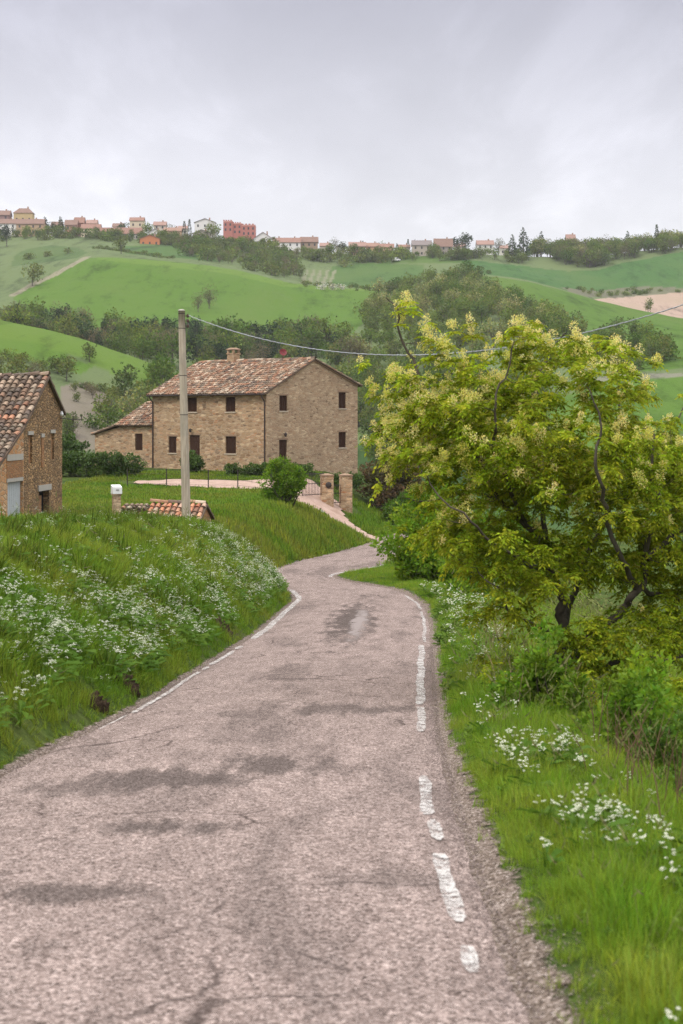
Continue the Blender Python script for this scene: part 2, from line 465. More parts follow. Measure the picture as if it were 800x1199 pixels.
def build_hills():
    PX, D = np.meshgrid(PXF, _dd)
    Z = HZ(PX, D)
    X = (PX - 400) / F * D
    amp = np.clip((D - 200) / 200, 0, 1)
    Z = Z + amp * 0.5 * bumps(X, D, 0.045)
    V = np.stack([X, D, ZC + Z], -1)
    nr, ncl = PX.shape
    i = np.arange((nr - 1) * (ncl - 1)); r = i // (ncl - 1); c = i % (ncl - 1)
    a = r * ncl + c
    faces = np.stack([a, a + 1, a + ncl + 1, a + ncl], -1)
    # field cover as a vertex attribute
    PYv = HY - F * Z / D
    jx = PX + 1.5 * bumps(X, D, 0.08); jy = PYv + 0.6 * bumps(D, X, 0.11)
    cov = np.empty((nr, ncl, 3)); cov[:] = (0.092, 0.112, 0.040)        # rough pasture
    def field(poly, d0, d1, colr):
        k = inpoly(jx, jy, poly) & (D >= d0) & (D <= d1)
        cov[k] = colr
    field([(-700,520),(1500,520),(1500,900),(-700,900)], 150, 460, (0.0363, 0.0667, 0.0163))
    # foothill with its two strips
    field([(-200,350),(0,374),(60,384),(120,400),(210,438),(195,450),(150,446),(90,418),(0,402),(-200,380)], 300, 432, (0.0790, 0.1215, 0.0158))
    field([(-200,372),(0,395),(50,404),(110,430),(95,437),(40,424),(0,416),(-200,390)], 300, 432, (0.0654, 0.1106, 0.0128))
    field([(72,452),(100,448),(130,462),(135,520),(100,530),(70,500)], 280, 420, (0.1440, 0.1116, 0.0756))  # eroded bank
    # large middle field
    field([(14,346),(40,330),(70,318),(108,297),(150,299),(202,306),(270,314),(337,331),(372,335),(450,338),(470,345),(440,365),(410,392),(340,412),(250,404),(100,393),(40,378)], 540, 772, (0.0626, 0.1080, 0.0128))
    field([(108,297),(150,299),(202,306),(270,314),(337,331),(372,335),(450,338),(450,341),(372,339),(330,335),(270,321),(202,314),(150,308),(116,304)], 640, 790, (0.0817, 0.1269, 0.0169))
    field([(10,346),(42,329),(70,316),(106,296),(109,299),(74,319),(44,333),(17,347)], 560, 800, (0.1800, 0.1512, 0.0864))   # track
    field([(145,288),(215,287),(260,299),(262,307),(205,302),(146,297)], 780, 960, (0.0484, 0.0880, 0.0209))
    field([(386,333),(388,312),(430,308),(497,310),(497,330),(460,337),(420,338)], 780, 950, (0.0546, 0.0917, 0.0207))
    for q in range(5):                                                     # vineyard terraces
        x0 = 352 + q * 8
        field([(x0,332),(x0+7,316),(x0+10,316),(x0+4,332)], 770, 920, (0.1584, 0.1440, 0.0792))
    field([(400,298),(545,298),(545,308),(400,308)], 880, 985, (0.0626, 0.0998, 0.0207))
    # right-hand fields
    field([(538,316),(614,325),(692,349),(746,362),(810,374),(1000,390),(1000,520),(780,520),(760,440),(700,400),(640,372),(600,345)], 400, 775, (0.0600, 0.1036, 0.0128))
    field([(640,470),(700,450),(900,430),(900,540),(640,540)], 300, 470, (0.0626, 0.1080, 0.0135))
    field([(668,446),(730,438),(810,437),(810,441),(730,443),(675,451)], 300, 480, (0.1512, 0.1368, 0.0864))
    field([(540,303),(614,312),(665,318),(699,317),(733,307),(810,293),(1000,285),(1000,338),(800,339),(720,344),(690,347),(614,327),(545,318)], 770, 960, (0.0445, 0.0896, 0.0214))
    field([(688,351),(719,348),(800,341),(1000,332),(1000,392),(800,376),(746,365)], 768, 866, (0.2880, 0.1944, 0.1296))
    field([(655,336),(700,341),(745,335),(800,337),(1000,328),(1000,336),(800,342),(720,349),(680,347)], 820, 910, (0.1080, 0.0972, 0.0540))
    field([(16,300),(30,292),(60,287),(90,290),(104,296),(70,312),(40,324),(10,330)], 780, 960, (0.0605, 0.0880, 0.0256))
    field([(110,298),(122,294),(200,285),(206,288),(166,291),(150,295)], 860, 990, (0.0339, 0.0587, 0.0186))
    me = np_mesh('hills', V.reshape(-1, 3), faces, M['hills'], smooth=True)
    at = me.attributes.new('Col', 'FLOAT_COLOR', 'POINT')
    cc = np.ones((nr * ncl, 4), dtype=np.float32); cc[:, :3] = cov.reshape(-1, 3)
    at.data.foreach_set('color', cc.ravel())
    tag(obj_from('hills', me), kind='structure')

m, nt = new_mat('hill fields')
p = world_pos(nt)
n1 = noise(nt, mapping(nt, p, (1, 0.35, 1)), 0.035, 6, 0.65)
n2 = noise(nt, mapping(nt, p, (1.0, 0.12, 1.0), (0, 0, 0.5)), 0.22, 4, 0.6)
n3 = noise(nt, p, 0.9, 4, 0.7)
k = math_(nt, 'ADD', math_(nt, 'MULTIPLY', n1, 0.75), math_(nt, 'ADD', math_(nt, 'MULTIPLY', n2, 0.85), math_(nt, 'MULTIPLY', n3, 0.45)))
kc = ramp(nt, k, [(0.72, 0.50), (1.28, 1.22)])
col = mixc(nt, 1.0, attr(nt), kc, 'MULTIPLY')
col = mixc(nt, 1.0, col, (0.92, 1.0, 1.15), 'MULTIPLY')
warm = ramp(nt, n1, [(0.45, 0.0), (0.75, 0.30)])
col = mixc(nt, warm, col, (0.115, 0.135, 0.038))
finish(nt, col, 0.95, n3, 0.5, 0.6, 0.05)
M['hills'] = m
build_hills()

# ------------------------------------------------------------------ near ground sheet
def build_ground():
    ys = np.concatenate([np.arange(-55, 4, 1.0), np.arange(4, 66, 0.25), np.arange(66, 152, 0.6)])
    lo = -np.concatenate([[70, 55, 42, 32, 25, 20, 17, 14.5], np.arange(12.5, 0.2, -0.3), [0.2, 0.1, 0.0]])
    ro = np.concatenate([[0.0, 0.1, 0.2], np.arange(0.45, 8.2, 0.3), [9, 10.5, 12.5, 15, 19, 25, 33, 45, 58, 72]])
    X, Y = [], []
    for y in ys:
        l, r = float(XL(y)), float(XR(y))
        xs = np.concatenate([l + lo, l + (r - l) * np.array([0.06, 0.3, 0.7, 0.94]), r + ro])
        X.append(xs); Y.append(np.full_like(xs, y))
    X = np.array(X); Y = np.array(Y)
    Z = G(X, Y)
    nr, ncl = X.shape
    i = np.arange((nr - 1) * (ncl - 1)); r = i // (ncl - 1); c = i % (ncl - 1)
    a = r * ncl + c
    faces = np.stack([a, a + 1, a + ncl + 1, a + ncl], -1)
    me = np_mesh('meadow_ground', np.stack([X, Y, Z], -1).reshape(-1, 3), faces, M['soil'], smooth=True)
    tag(obj_from('meadow_ground', me), kind='structure')

m, nt = new_mat('meadow soil')
p = world_pos(nt)
a1 = noise(nt, p, 0.5, 5, 0.65); a2 = noise(nt, p, 9.0, 5, 0.7)
col = ramp(nt, a1, [(0.3, (0.030, 0.052, 0.011)), (0.5, (0.055, 0.085, 0.016)), (0.7, (0.085, 0.100, 0.028))])
col = mixc(nt, 0.8, col, ramp(nt, a2, [(0.25, 0.35), (0.7, 1.45)]), 'MULTIPLY')
soil = ramp(nt, noise(nt, p, 2.2, 4, 0.7), [(0.60, 0.0), (0.74, 0.6)])
col = mixc(nt, soil, col, (0.12, 0.085, 0.045))
finish(nt, col, 0.95, a2, 0.8, 0.08, 0.05)
M['soil'] = m
build_ground()

# ------------------------------------------------------------------ road
m, nt = new_mat('old asphalt')
uvn = nd(nt, 'ShaderNodeUVMap', {'uv_map': 'UVMap'}).outputs[0]      # u = metres from the left edge, v = metres along, straightened
p = world_pos(nt)
big = noise(nt, mapping(nt, uvn, (1.0, 0.22, 1)), 0.85, 6, 0.62, 0.4)
mid = noise(nt, mapping(nt, uvn, (1.5, 0.35, 1)), 2.6, 5, 0.65)
chip = nd(nt, 'ShaderNodeTexVoronoi', {'feature': 'F1'}, Scale=95.0); nt.links.new(p, chip.inputs['Vector'])
sepc = nd(nt, 'ShaderNodeSeparateColor'); nt.links.new(chip.outputs['Color'], sepc.inputs[0])
stones = ramp(nt, sepc.outputs[0], [(0.0, (0.028,0.022,0.019)), (0.35, (0.145,0.110,0.095)), (0.70, (0.290,0.222,0.194)), (1.0, (0.60,0.49,0.44))])
coarse = nd(nt, 'ShaderNodeTexVoronoi', {'feature': 'F1'}, Scale=38.0); nt.links.new(p, coarse.inputs['Vector'])
sep2 = nd(nt, 'ShaderNodeSeparateColor'); nt.links.new(coarse.outputs['Color'], sep2.inputs[0])
col = mixc(nt, 0.40, stones, ramp(nt, sep2.outputs[0], [(0.0, (0.050,0.038,0.033)), (0.6, (0.24,0.183,0.160)), (1.0, (0.44,0.35,0.31))]))
col = mixc(nt, 1.0, col, ramp(nt, mid, [(0.3, 0.78), (0.7, 1.16)]), 'MULTIPLY')
pat = ramp(nt, big, [(0.52, 0.0), (0.64, 0.55)])
# bleeding bitumen in the wheel track and old repair patches, each where it lies on the road
sx = nd(nt, 'ShaderNodeSeparateXYZ'); nt.links.new(uvn, sx.inputs[0])
def blob(u0, v0, ru, rv, s0=0.45, s1=1.0):
    du = math_(nt, 'DIVIDE', math_(nt, 'SUBTRACT', sx.outputs[0], u0), ru)
    dv = math_(nt, 'DIVIDE', math_(nt, 'SUBTRACT', sx.outputs[1], v0), rv)
    r = math_(nt, 'SQRT', math_(nt, 'ADD', math_(nt, 'MULTIPLY', du, du), math_(nt, 'MULTIPLY', dv, dv)))
    r = math_(nt, 'ADD', r, math_(nt, 'MULTIPLY', math_(nt, 'SUBTRACT', mid, 0.5), 2.6))
    return ramp(nt, r, [(s0, 1.0), (s1, 0.0)])
tot = pat
for (u0, v0, ru, rv, s) in [(1.95,37.5,0.62,8.5,1.0),(2.2,13.9,0.7,0.75,0.9),(1.5,13.1,0.8,0.8,0.9),(0.9,12.6,0.8,0.6,0.6),(1.75,10.75,0.62,0.42,0.9),(1.55,8.75,0.62,0.34,0.85),(0.9,7.6,0.8,0.3,0.6),(2.5,18.7,0.95,0.9,0.75),(1.5,18.2,0.7,0.5,0.5),(3.2,9.2,0.5,0.3,0.4),(1.5,24,0.5,2.2,0.5),(2.3,62,0.6,6,0.5)]:
    tot = math_(nt, 'MAXIMUM', tot, math_(nt, 'MULTIPLY', blob(u0, v0, ru, rv), s))
cw = nd(nt, 'ShaderNodeTexNoise', None, Scale=1.6, Detail=5.0); nt.links.new(uvn, cw.inputs['Vector'])
cwv = nd(nt, 'ShaderNodeVectorMath', {'operation': 'MULTIPLY_ADD'}); nt.links.new(cw.outputs['Color'], cwv.inputs[0]); cwv.inputs[1].default_value = (0.5, 0.5, 0); nt.links.new(uvn, cwv.inputs[2])
ck = nd(nt, 'ShaderNodeTexVoronoi', {'feature': 'DISTANCE_TO_EDGE'}, Scale=0.75); nt.links.new(cwv.outputs[0], ck.inputs['Vector'])
crack = math_(nt, 'MULTIPLY', ramp(nt, ck.outputs['Distance'], [(0.004, 1.0), (0.016, 0.0)]), ramp(nt, noise(nt, uvn, 0.5, 3), [(0.48, 0.0), (0.6, 0.75)]))
col = mixc(nt, crack, col, (0.045, 0.034, 0.030))
col = mixc(nt, math_(nt, 'MULTIPLY', tot, 0.86), col, mixc(nt, 0.20, (0.040, 0.034, 0.031), stones))
lite = math_(nt, 'MULTIPLY', blob(2.12, 37.0, 0.24, 6.5, 0.4, 0.85), 0.85)
col = mixc(nt, lite, col, (0.26, 0.222, 0.205))
h = math_(nt, 'ADD', chip.outputs['Distance'], math_(nt, 'MULTIPLY', noise(nt, p, 30, 3), 0.4))
finish(nt, col, 1.0, h, 0.22, 0.008, 0.0)
M['asphalt'] = m

def road_z(y, u): # gentle camber, u = 0..1 across
    return ZR(y) + 0.035 * (1 - (2 * u - 1) ** 2)

def build_road():
    ys = np.concatenate([np.arange(-55, 3, 1.0), np.arange(3, 66, 0.25), np.arange(66, 148, 0.5)])
    uu = np.linspace(0, 1, 13)
    V = []; 
    for y in ys:
        l, r = float(XL(y)), float(XR(y))
        for u in uu:
            V.append((l + (r - l) * u + (0.025*math.sin(y*3.1)+0.02*math.sin(y*7.7)) * (1 if u in (0.0, 1.0) else 0), y, float(road_z(y, u)) - (0.02 if u in (0.0, 1.0) else 0)))
    V = np.array(V); n = len(uu)
    i = np.arange((len(ys) - 1) * (n - 1)); r_ = i // (n - 1); c_ = i % (n - 1); a = r_ * n + c_
    faces = np.stack([a, a + 1, a + n + 1, a + n], -1)
    w = np.array([(float(XR(y)) - float(XL(y))) for y in ys])
    uvv = np.stack([np.repeat(w, n) * np.tile(uu, len(ys)), np.repeat(ys, n)], -1)
    me = np_mesh('road', V, faces, M['asphalt'], smooth=True, uv=uvv[faces.ravel()])
    tag(obj_from('road', me), kind='structure')
build_road()

m, nt = new_mat('worn road paint')
p = world_pos(nt)
w1 = noise(nt, p, 9.0, 8, 0.8); w2 = noise(nt, p, 70.0, 4, 0.8)
mask = ramp(nt, math_(nt, 'ADD', math_(nt, 'MULTIPLY', w1, 0.7), math_(nt, 'MULTIPLY', w2, 0.5)), [(0.550, 0.0), (0.655, 0.92)])
b = nd(nt, 'ShaderNodeBsdfPrincipled', None, Roughness=0.95)
nt.links.new(ramp(nt, w2, [(0.3, (0.36,0.33,0.30)), (0.7, (0.66,0.63,0.59))]), b.inputs['Base Color'])
t = nt.nodes.new('ShaderNodeBsdfTransparent')
mx = nt.nodes.new('ShaderNodeMixShader'); inv = math_(nt, 'SUBTRACT', 1.0, mask)
nt.links.new(inv, mx.inputs[0]); nt.links.new(b.outputs[0], mx.inputs[1]); nt.links.new(t.outputs[0], mx.inputs[2])
o = nt.nodes.new('ShaderNodeOutputMaterial'); nt.links.new(mx.outputs[0], o.inputs[0])
M['paint'] = m

def road_line(segs, w=0.12):
    """worn painted strips; segs: (d0, d1, distance from the edge, side, width)"""
    V, Fc = [], []
    for d0, d1, off, side, w in segs:
        ys = np.arange(d0, d1 + 0.01, 0.06 if d0 < 16 else 0.15 if d0 < 30 else 0.4)
        base = len(V)
        for y in ys:
            l, r = float(XL(y)), float(XR(y))
            jit = 0.012 * math.sin(y * 1.7 + 7 * d0)
            tap = min(1.0, 0.45 + min(y - d0, d1 - y) / 0.22); wd = w * tap * (0.90 + 0.10 * math.sin(y * 5.3 + d0 * 3))
            for e in (0, 1):
                fr = RNG.normal(0, 0.0035)
                x = (r - off - (w - wd) * 0.5 - wd * e + jit + fr) if side == 'r' else (l + off + (w - wd) * 0.5 + wd * e + jit + fr)
                u = (x - l) / (r - l)
                V.append((x, y, float(road_z(y, u)) + 0.006))
        for k in range(len(ys) - 1):
            Fc.append((base + 2*k, base + 2*k + 1, base + 2*k + 3, base + 2*k + 2))
    me = np_mesh('edge_marking', np.array(V), np.array(Fc), M['paint'])
    tag(obj_from('edge_marking', me), kind='structure')
D_ = d_at
road_line([(D_(1142),D_(1108),0.20,'r',0.09),(D_(1082),D_(1000),0.20,'r',0.10),(D_(986),D_(962),0.20,'r',0.09),(D_(956),D_(910),0.22,'r',0.10),
           (D_(858),D_(828),0.17,'r',0.10),(D_(826),D_(756),0.17,'r',0.12),(D_(752),D_(716),0.15,'r',0.075),(D_(714),D_(697),0.15,'r',0.08),(58.4,66,0.10,'r',0.15),(66,80,0.1,'r',0.12),(80,112,0.1,'r',0.10)])
road_line([(16.8,18.2,0.10,'l',0.03),(18.4,24.5,0.09,'l',0.075),(24.8,25.4,0.09,'l',0.09),(25.8,29.0,0.09,'l',0.10),(29.4,30.2,0.09,'l',0.12),(32.0,50,0.07,'l',0.17),(62,110,0.06,'l',0.10)])

# crumbling gravel shoulder along the right edge
m, nt = new_mat('shoulder gravel')
p = world_pos(nt)
vv = nd(nt, 'ShaderNodeTexVoronoi', {'feature': 'F1'}, Scale=70.0); nt.links.new(p, vv.inputs['Vector'])
sv = nd(nt, 'ShaderNodeSeparateColor'); nt.links.new(vv.outputs['Color'], sv.inputs[0])
cg = ramp(nt, sv.outputs[0], [(0.0, (0.05,0.038,0.03)), (0.5, (0.15,0.115,0.09)), (0.85, (0.27,0.215,0.18)), (1.0, (0.45,0.38,0.33))])
su = nd(nt, 'ShaderNodeSeparateXYZ'); nt.links.new(nd(nt, 'ShaderNodeUVMap', {'uv_map': 'UVMap'}).outputs[0], su.inputs[0])
e = math_(nt, 'ADD', su.outputs[0], math_(nt, 'MULTIPLY', math_(nt, 'SUBTRACT', noise(nt, p, 5.0, 6, 0.7), 0.5), 1.5))
b = nd(nt, 'ShaderNodeBsdfPrincipled', None, Roughness=1.0); b.inputs['Specular IOR Level'].default_value = 0.0; nt.links.new(cg, b.inputs['Base Color'])
bm = nd(nt, 'ShaderNodeBump', None, Strength=0.6, Distance=0.02, Height=vv.outputs['Distance']); nt.links.new(bm.outputs[0], b.inputs['Normal'])
t = nt.nodes.new('ShaderNodeBsdfTransparent'); mx = nt.nodes.new('ShaderNodeMixShader')
nt.links.new(ramp(nt, e, [(0.55, 0.0), (0.75, 1.0)]), mx.inputs[0]); nt.links.new(b.outputs[0], mx.inputs[1]); nt.links.new(t.outputs[0], mx.inputs[2])
o = nt.nodes.new('ShaderNodeOutputMaterial'); nt.links.new(mx.outputs[0], o.inputs[0])
def shoulder(side, y0, y1, w):
    ys = np.arange(y0, y1, 0.25); cs = np.linspace(0, 1, 6); V = []; UVs = []
    for y in ys:
        e0 = float(XR(y)) if side == 'r' else float(XL(y)); sg = 1 if side == 'r' else -1
        for c in cs:
            x = e0 + sg * (c * (w + 0.09) - 0.12); V.append((x, y, max(float(G(x, y)), float(ZR(y)) - 0.03) + 0.014)); UVs.append((c, y))
    n = len(cs); i = np.arange((len(ys) - 1) * (n - 1)); r_ = i // (n - 1); c_ = i % (n - 1); a = r_ * n + c_
    Q = np.stack([a, a + 1, a + n + 1, a + n], -1)
    tag(obj_from('gravel_shoulder', np_mesh('gravel_shoulder', np.array(V), Q, m, smooth=True, uv=np.array(UVs)[Q.ravel()])), kind='structure')
shoulder('r', 4.5, 60, 0.27); shoulder('l', 6, 50, 0.16)

# ------------------------------------------------------------------ gravel yard and driveway
m, nt = new_mat('pink gravel')
p = world_pos(nt)
g1 = noise(nt, p, 1.2, 5, 0.7); g2 = noise(nt, p, 24, 3, 0.7)
col = ramp(nt, g1, [(0.3, (0.30,0.20,0.15)), (0.7, (0.46,0.335,0.27))])
col = mixc(nt, 0.7, col, ramp(nt, g2, [(0.3, 0.65), (0.7, 1.25)]), 'MULTIPLY')
finish(nt, col, 0.95, g2, 0.5, 0.03, 0.1)
M['gravel'] = m
PATHS = []
def path(name, pts, widths):
    P = []
    for k in range(len(pts) - 1):
        for t in np.linspace(0, 1, 14, endpoint=(k == len(pts) - 2)):
            a = np.array(pts[k]); b_ = np.array(pts[k + 1])
            P.append((*(a + (b_ - a) * t), widths[k] + (widths[k + 1] - widths[k]) * t))
    P = np.array(P)
    for c in range(2): P[:, c] = _smooth(P[:, c], 3)
    T = np.gradient(P[:, :2], axis=0); T /= np.linalg.norm(T, axis=1)[:, None]
    Nn = np.stack([-T[:, 1], T[:, 0]], -1)
    us = np.linspace(-0.5, 0.5, 9)
    X = P[:, 0:1] + Nn[:, 0:1] * P[:, 2:3] * us; Y = P[:, 1:2] + Nn[:, 1:2] * P[:, 2:3] * us
    wig = 0.12 * np.sin(np.arange(len(P)) * 1.3)[:, None] * (np.abs(us) == 0.5)
    X = X + wig
    Z = G(X, Y) + 0.07
    n = len(us); i = np.arange((len(P) - 1) * (n - 1)); r = i // (n - 1); c = i % (n - 1); a = r * n + c
    me = np_mesh(name, np.stack([X, Y, Z], -1).reshape(-1, 3), np.stack([a, a + 1, a + n + 1, a + n], -1), M['gravel'], smooth=True)
    tag(obj_from(name, me), kind='structure')
    PATHS.append(P)
path('gravel_yard', [(-14.6, 112.6), (-11, 112.6), (-6, 111.2), (-3.4, 113.0), (-0.5, 115.6)], [2.2, 5.6, 7.4, 6.6, 3.8])
path('gravel_track', [(-2.8, 113.4), (-2.4, 109.5), (-1.7, 105.5), (-0.5, 101.0), (1.6, 97.8)], [2.0, 1.8, 1.3, 1.2, 1.3])
path('gravel_track', [(-1.3, 113.4), (-0.7, 110.0), (0.5, 106.0), (1.5, 102.5), (2.6, 99.5)], [2.2, 1.9, 1.8, 2.0, 3.0])
def on_path(x, y, margin=0.0):
    k = np.zeros(len(x), bool)
    for P in PATHS:
        for q in P[::2]:
            k |= (x - q[0]) ** 2 + (y - q[1]) ** 2 < (q[2] * 0.5 + margin) ** 2
    return k

# ------------------------------------------------------------------ scatter (ground cover only)
def scatter(name, pts, rot, scl, idx, sources, label=None, cat=None, kind='stuff', group=None):
    me = bpy.data.meshes.new(name)
    me.vertices.add(len(pts))
    me.vertices.foreach_set('co', np.asarray(pts, np.float32).ravel())
    a = me.attributes.new('rot', 'FLOAT_VECTOR', 'POINT'); a.data.foreach_set('vector', np.asarray(rot, np.float32).ravel())
    a = me.attributes.new('scl', 'FLOAT_VECTOR', 'POINT'); a.data.foreach_set('vector', np.asarray(scl, np.float32).ravel())
    a = me.attributes.new('idx', 'INT', 'POINT'); a.data.foreach_set('value', np.asarray(idx, np.int32))
    o = obj_from(name, me)
    ng = bpy.data.node_groups.new(name + '_nodes', 'GeometryNodeTree')
    ng.interface.new_socket('Geometry', in_out='INPUT', socket_type='NodeSocketGeometry')
    ng.interface.new_socket('Geometry', in_out='OUTPUT', socket_type='NodeSocketGeometry')
    gi = ng.nodes.new('NodeGroupInput'); go = ng.nodes.new('NodeGroupOutput')
    jn = ng.nodes.new('GeometryNodeJoinGeometry')
    for s in sources[::-1]:          # a join hands its inputs on in reverse order
        oi = ng.nodes.new('GeometryNodeObjectInfo'); oi.inputs['Object'].default_value = s; oi.inputs['As Instance'].default_value = True
        ng.links.new(oi.outputs['Geometry'], jn.inputs[0])
    ip = ng.nodes.new('GeometryNodeInstanceOnPoints'); ip.inputs['Pick Instance'].default_value = True
    def na(nm, t):
        n = ng.nodes.new('GeometryNodeInputNamedAttribute'); n.data_type = t; n.inputs['Name'].default_value = nm
        return n.outputs['Attribute']
    er = ng.nodes.new('FunctionNodeEulerToRotation')
    ng.links.new(na('rot', 'FLOAT_VECTOR'), er.inputs[0])
    ng.links.new(gi.outputs[0], ip.inputs['Points']); ng.links.new(jn.outputs[0], ip.inputs['Instance'])
    ng.links.new(na('idx', 'INT'), ip.inputs['Instance Index'])
    ng.links.new(er.outputs[0], ip.inputs['Rotation']); ng.links.new(na('scl', 'FLOAT_VECTOR'), ip.inputs['Scale'])
    ng.links.new(ip.outputs[0], go.inputs[0])
    md = o.modifiers.new('scatter', 'NODES'); md.node_group = ng
    tag(o, label, cat, group, kind)
    return o

def source(name, me):
    return bpy.data.objects.new(name, me)           # not linked: only a pattern for the ground cover

def tuft(name, n, h0, h1, spread, wid, mat, lean=0.5, extra=None, seed=0):
    g = np.random.default_rng(seed)
    V, T, C = [], [], []
    for i in range(n):
        a = g.uniform(0, 2*PI); r = spread * math.sqrt(g.uniform())
        bx, by = r * math.cos(a), r * math.sin(a)
        h = g.uniform(h0, h1); az = a + g.normal(0, 0.9); ln = h * abs(g.normal(0, lean))
        dx, dy = math.cos(az), math.sin(az); sx_, sy_ = -dy, dx
        w = wid * g.uniform(0.7, 1.3)
        zf = math.sqrt(max(0.1, 1 - min(0.8, (ln / h) ** 2)))
        b0 = len(V)
        V += [(bx - sx_*w, by - sy_*w, -0.03), (bx + sx_*w, by + sy_*w, -0.03),
              (bx + dx*ln*0.35 - sx_*w*0.8, by + dy*ln*0.35 - sy_*w*0.8, h*0.58*zf), (bx + dx*ln*0.35 + sx_*w*0.8, by + dy*ln*0.35 + sy_*w*0.8, h*0.58*zf),
              (bx + dx*ln, by + dy*ln, h*zf)]
        T += [(b0, b0+1, b0+3), (b0, b0+3, b0+2), (b0+2, b0+3, b0+4)]
        c = g.uniform(0.5, 1.4); cc = (c * g.uniform(0.9, 1.25), c, c * g.uniform(0.6, 1.2))
        C += [cc] * 3
    mi = [0] * len(T); mats = [mat]
    if extra:
        extra(V, T, C, mi, mats, g)
    return source(name, np_mesh(name, np.array(V), np.array(T), mats, np.array(C), mi))

def seedheads(V, T, C, mi, mats, g):
    mats.append(M['seed'])
    for i in range(4):
        a = g.uniform(0, 2*PI); h = g.uniform(0.35, 0.6); x, y = 0.08*math.cos(a), 0.08*math.sin(a); lx, ly = g.normal(0, 0.1, 2)
        b0 = len(V)
        V += [(x-0.002, y, 0), (x+0.002, y, 0), (x+lx, y+ly, h), (x+lx*1.05-0.006, y+ly, h+0.02), (x+lx*1.2+0.006, y+ly*1.2, h+0.03), (x+lx*1.5, y+ly*1.5, h+0.11)]
        T += [(b0, b0+1, b0+2), (b0+2, b0+3, b0+4), (b0+3, b0+4, b0+5)]; C += [(1, 1, 1)] * 3; mi += [1] * 3

def umbel(name, seed, hmin, hmax, heads, hr, petal, n=26):
    """a flowering stem with flat topped heads of tiny petals"""
    g = np.random.default_rng(seed); V, T, C, mi = [], [], [], []
    def tri(a, b, c, col, m):
        k = len(V); V.extend([a, b, c]); T.append((k, k+1, k+2)); C.append(col); mi.append(m)
    H = g.uniform(hmin, hmax)
    for q in range(heads):
        a = g.uniform(0, 2*PI); r = g.uniform(0.02, 0.13) * (H / 0.5); hz = H * g.uniform(0.78, 1.05)
        x, y = r*math.cos(a), r*math.sin(a)
        tri((-.004, 0, 0), (.004, 0, 0), (x, y, hz), (0.9, 1, 0.9), 0)
        tri((0, -.004, 0), (0, .004, 0), (x, y, hz), (0.9, 1, 0.9), 0)
        R = hr * g.uniform(0.6, 1.25)
        for i in range(n):
            an = g.uniform(0, 2*PI); rr = R * math.sqrt(g.uniform()); s = petal * g.uniform(0.6, 1.3)
            cx, cy, cz = x + rr*math.cos(an), y + rr*math.sin(an), hz + R*0.25*(1 - (rr/R)**2) + g.normal(0, R*0.12)
            t = g.uniform(0, 2*PI); c = g.uniform(0.8, 1.1); tz = g.normal(0, 0.5, 3)
            P3 = [(cx + s*math.cos(t + k*2.094), cy + s*math.sin(t + k*2.094), cz + s*tz[k]) for k in range(3)]
            tri(*P3, (c, c, c), 1)
    for i in range(9):   # a few ferny leaves
        an = g.uniform(0, 2*PI); L = g.uniform(0.06, 0.16); z0 = g.uniform(0.05, H*0.6)
        dx, dy = math.cos(an), math.sin(an)
        tri((0, 0, z0), (dx*L - dy*.02, dy*L + dx*.02, z0 + .04), (dx*L*1.3 + dy*.02, dy*L*1.3 - dx*.02, z0 + .02), (0.8, 0.9, 0.8), 0)
    return source(name, np_mesh(name, np.array(V), np.array(T), [M['weed'], petal_mat], np.array(C), mi))
petal_mat = M['petal']

def weed(name, seed):
    g = np.random.default_rng(seed); V, Q, C = [], [], []
    for i in range(26):
        a = g.uniform(0, 2*PI); L = g.uniform(0.05, 0.11); z0 = g.uniform(0.0, 0.20); e = g.uniform(0.0, 0.8)
        d = np.array([math.cos(a)*math.cos(e), math.sin(a)*math.cos(e), math.sin(e)]); s = np.array([-math.sin(a), math.cos(a), 0]) * L * 0.3
        b = np.array([0, 0, z0]) + d * L * 0.2
        k = len(V); V += [b, b + d*L*0.5 + s, b + d*L, b + d*L*0.5 - s]; Q.append((k, k+1, k+2, k+3)); c = g.uniform(0.7, 1.3); C.append((c, c, c))
    return source(name, np_mesh(name, np.array(V), np.array(Q), M['weed'], np.array(C)))

def in_view(x, y, z, mx=40, my=60):
    px = 400 + F * x / y; py = HY + F * (ZC - z) / y
    mx = mx + 2.0 * F / y                    # ground cover goes on past the frame, for a step to the side
    return (px > -mx) & (px < 800 + mx) & (py > -my) & (py < 1199 + my)

def rand_rot(n, tilt=0.18):
    return np.stack([RNG.normal(0, tilt, n), RNG.normal(0, tilt, n), RNG.uniform(0, 2*PI, n)], -1)

def sprinkle(dens, y0, y1, offf, side, falloff=None):
    """points on one side of the road: offf = (lo, hi) distance from the edge in metres"""
    area = (y1 - y0) * (offf[1] - offf[0]); n = int(dens * area)
    y = RNG.uniform(y0, y1, n); off = RNG.uniform(*offf, n)
    x = XL(y) - off if side == 'l' else XR(y) + off
    z = G(x, y)
    k = in_view(x, y, z)
    if falloff is not None: k &= RNG.uniform(size=n) < falloff(y, off)
    return x[k], y[k], z[k], off[k]

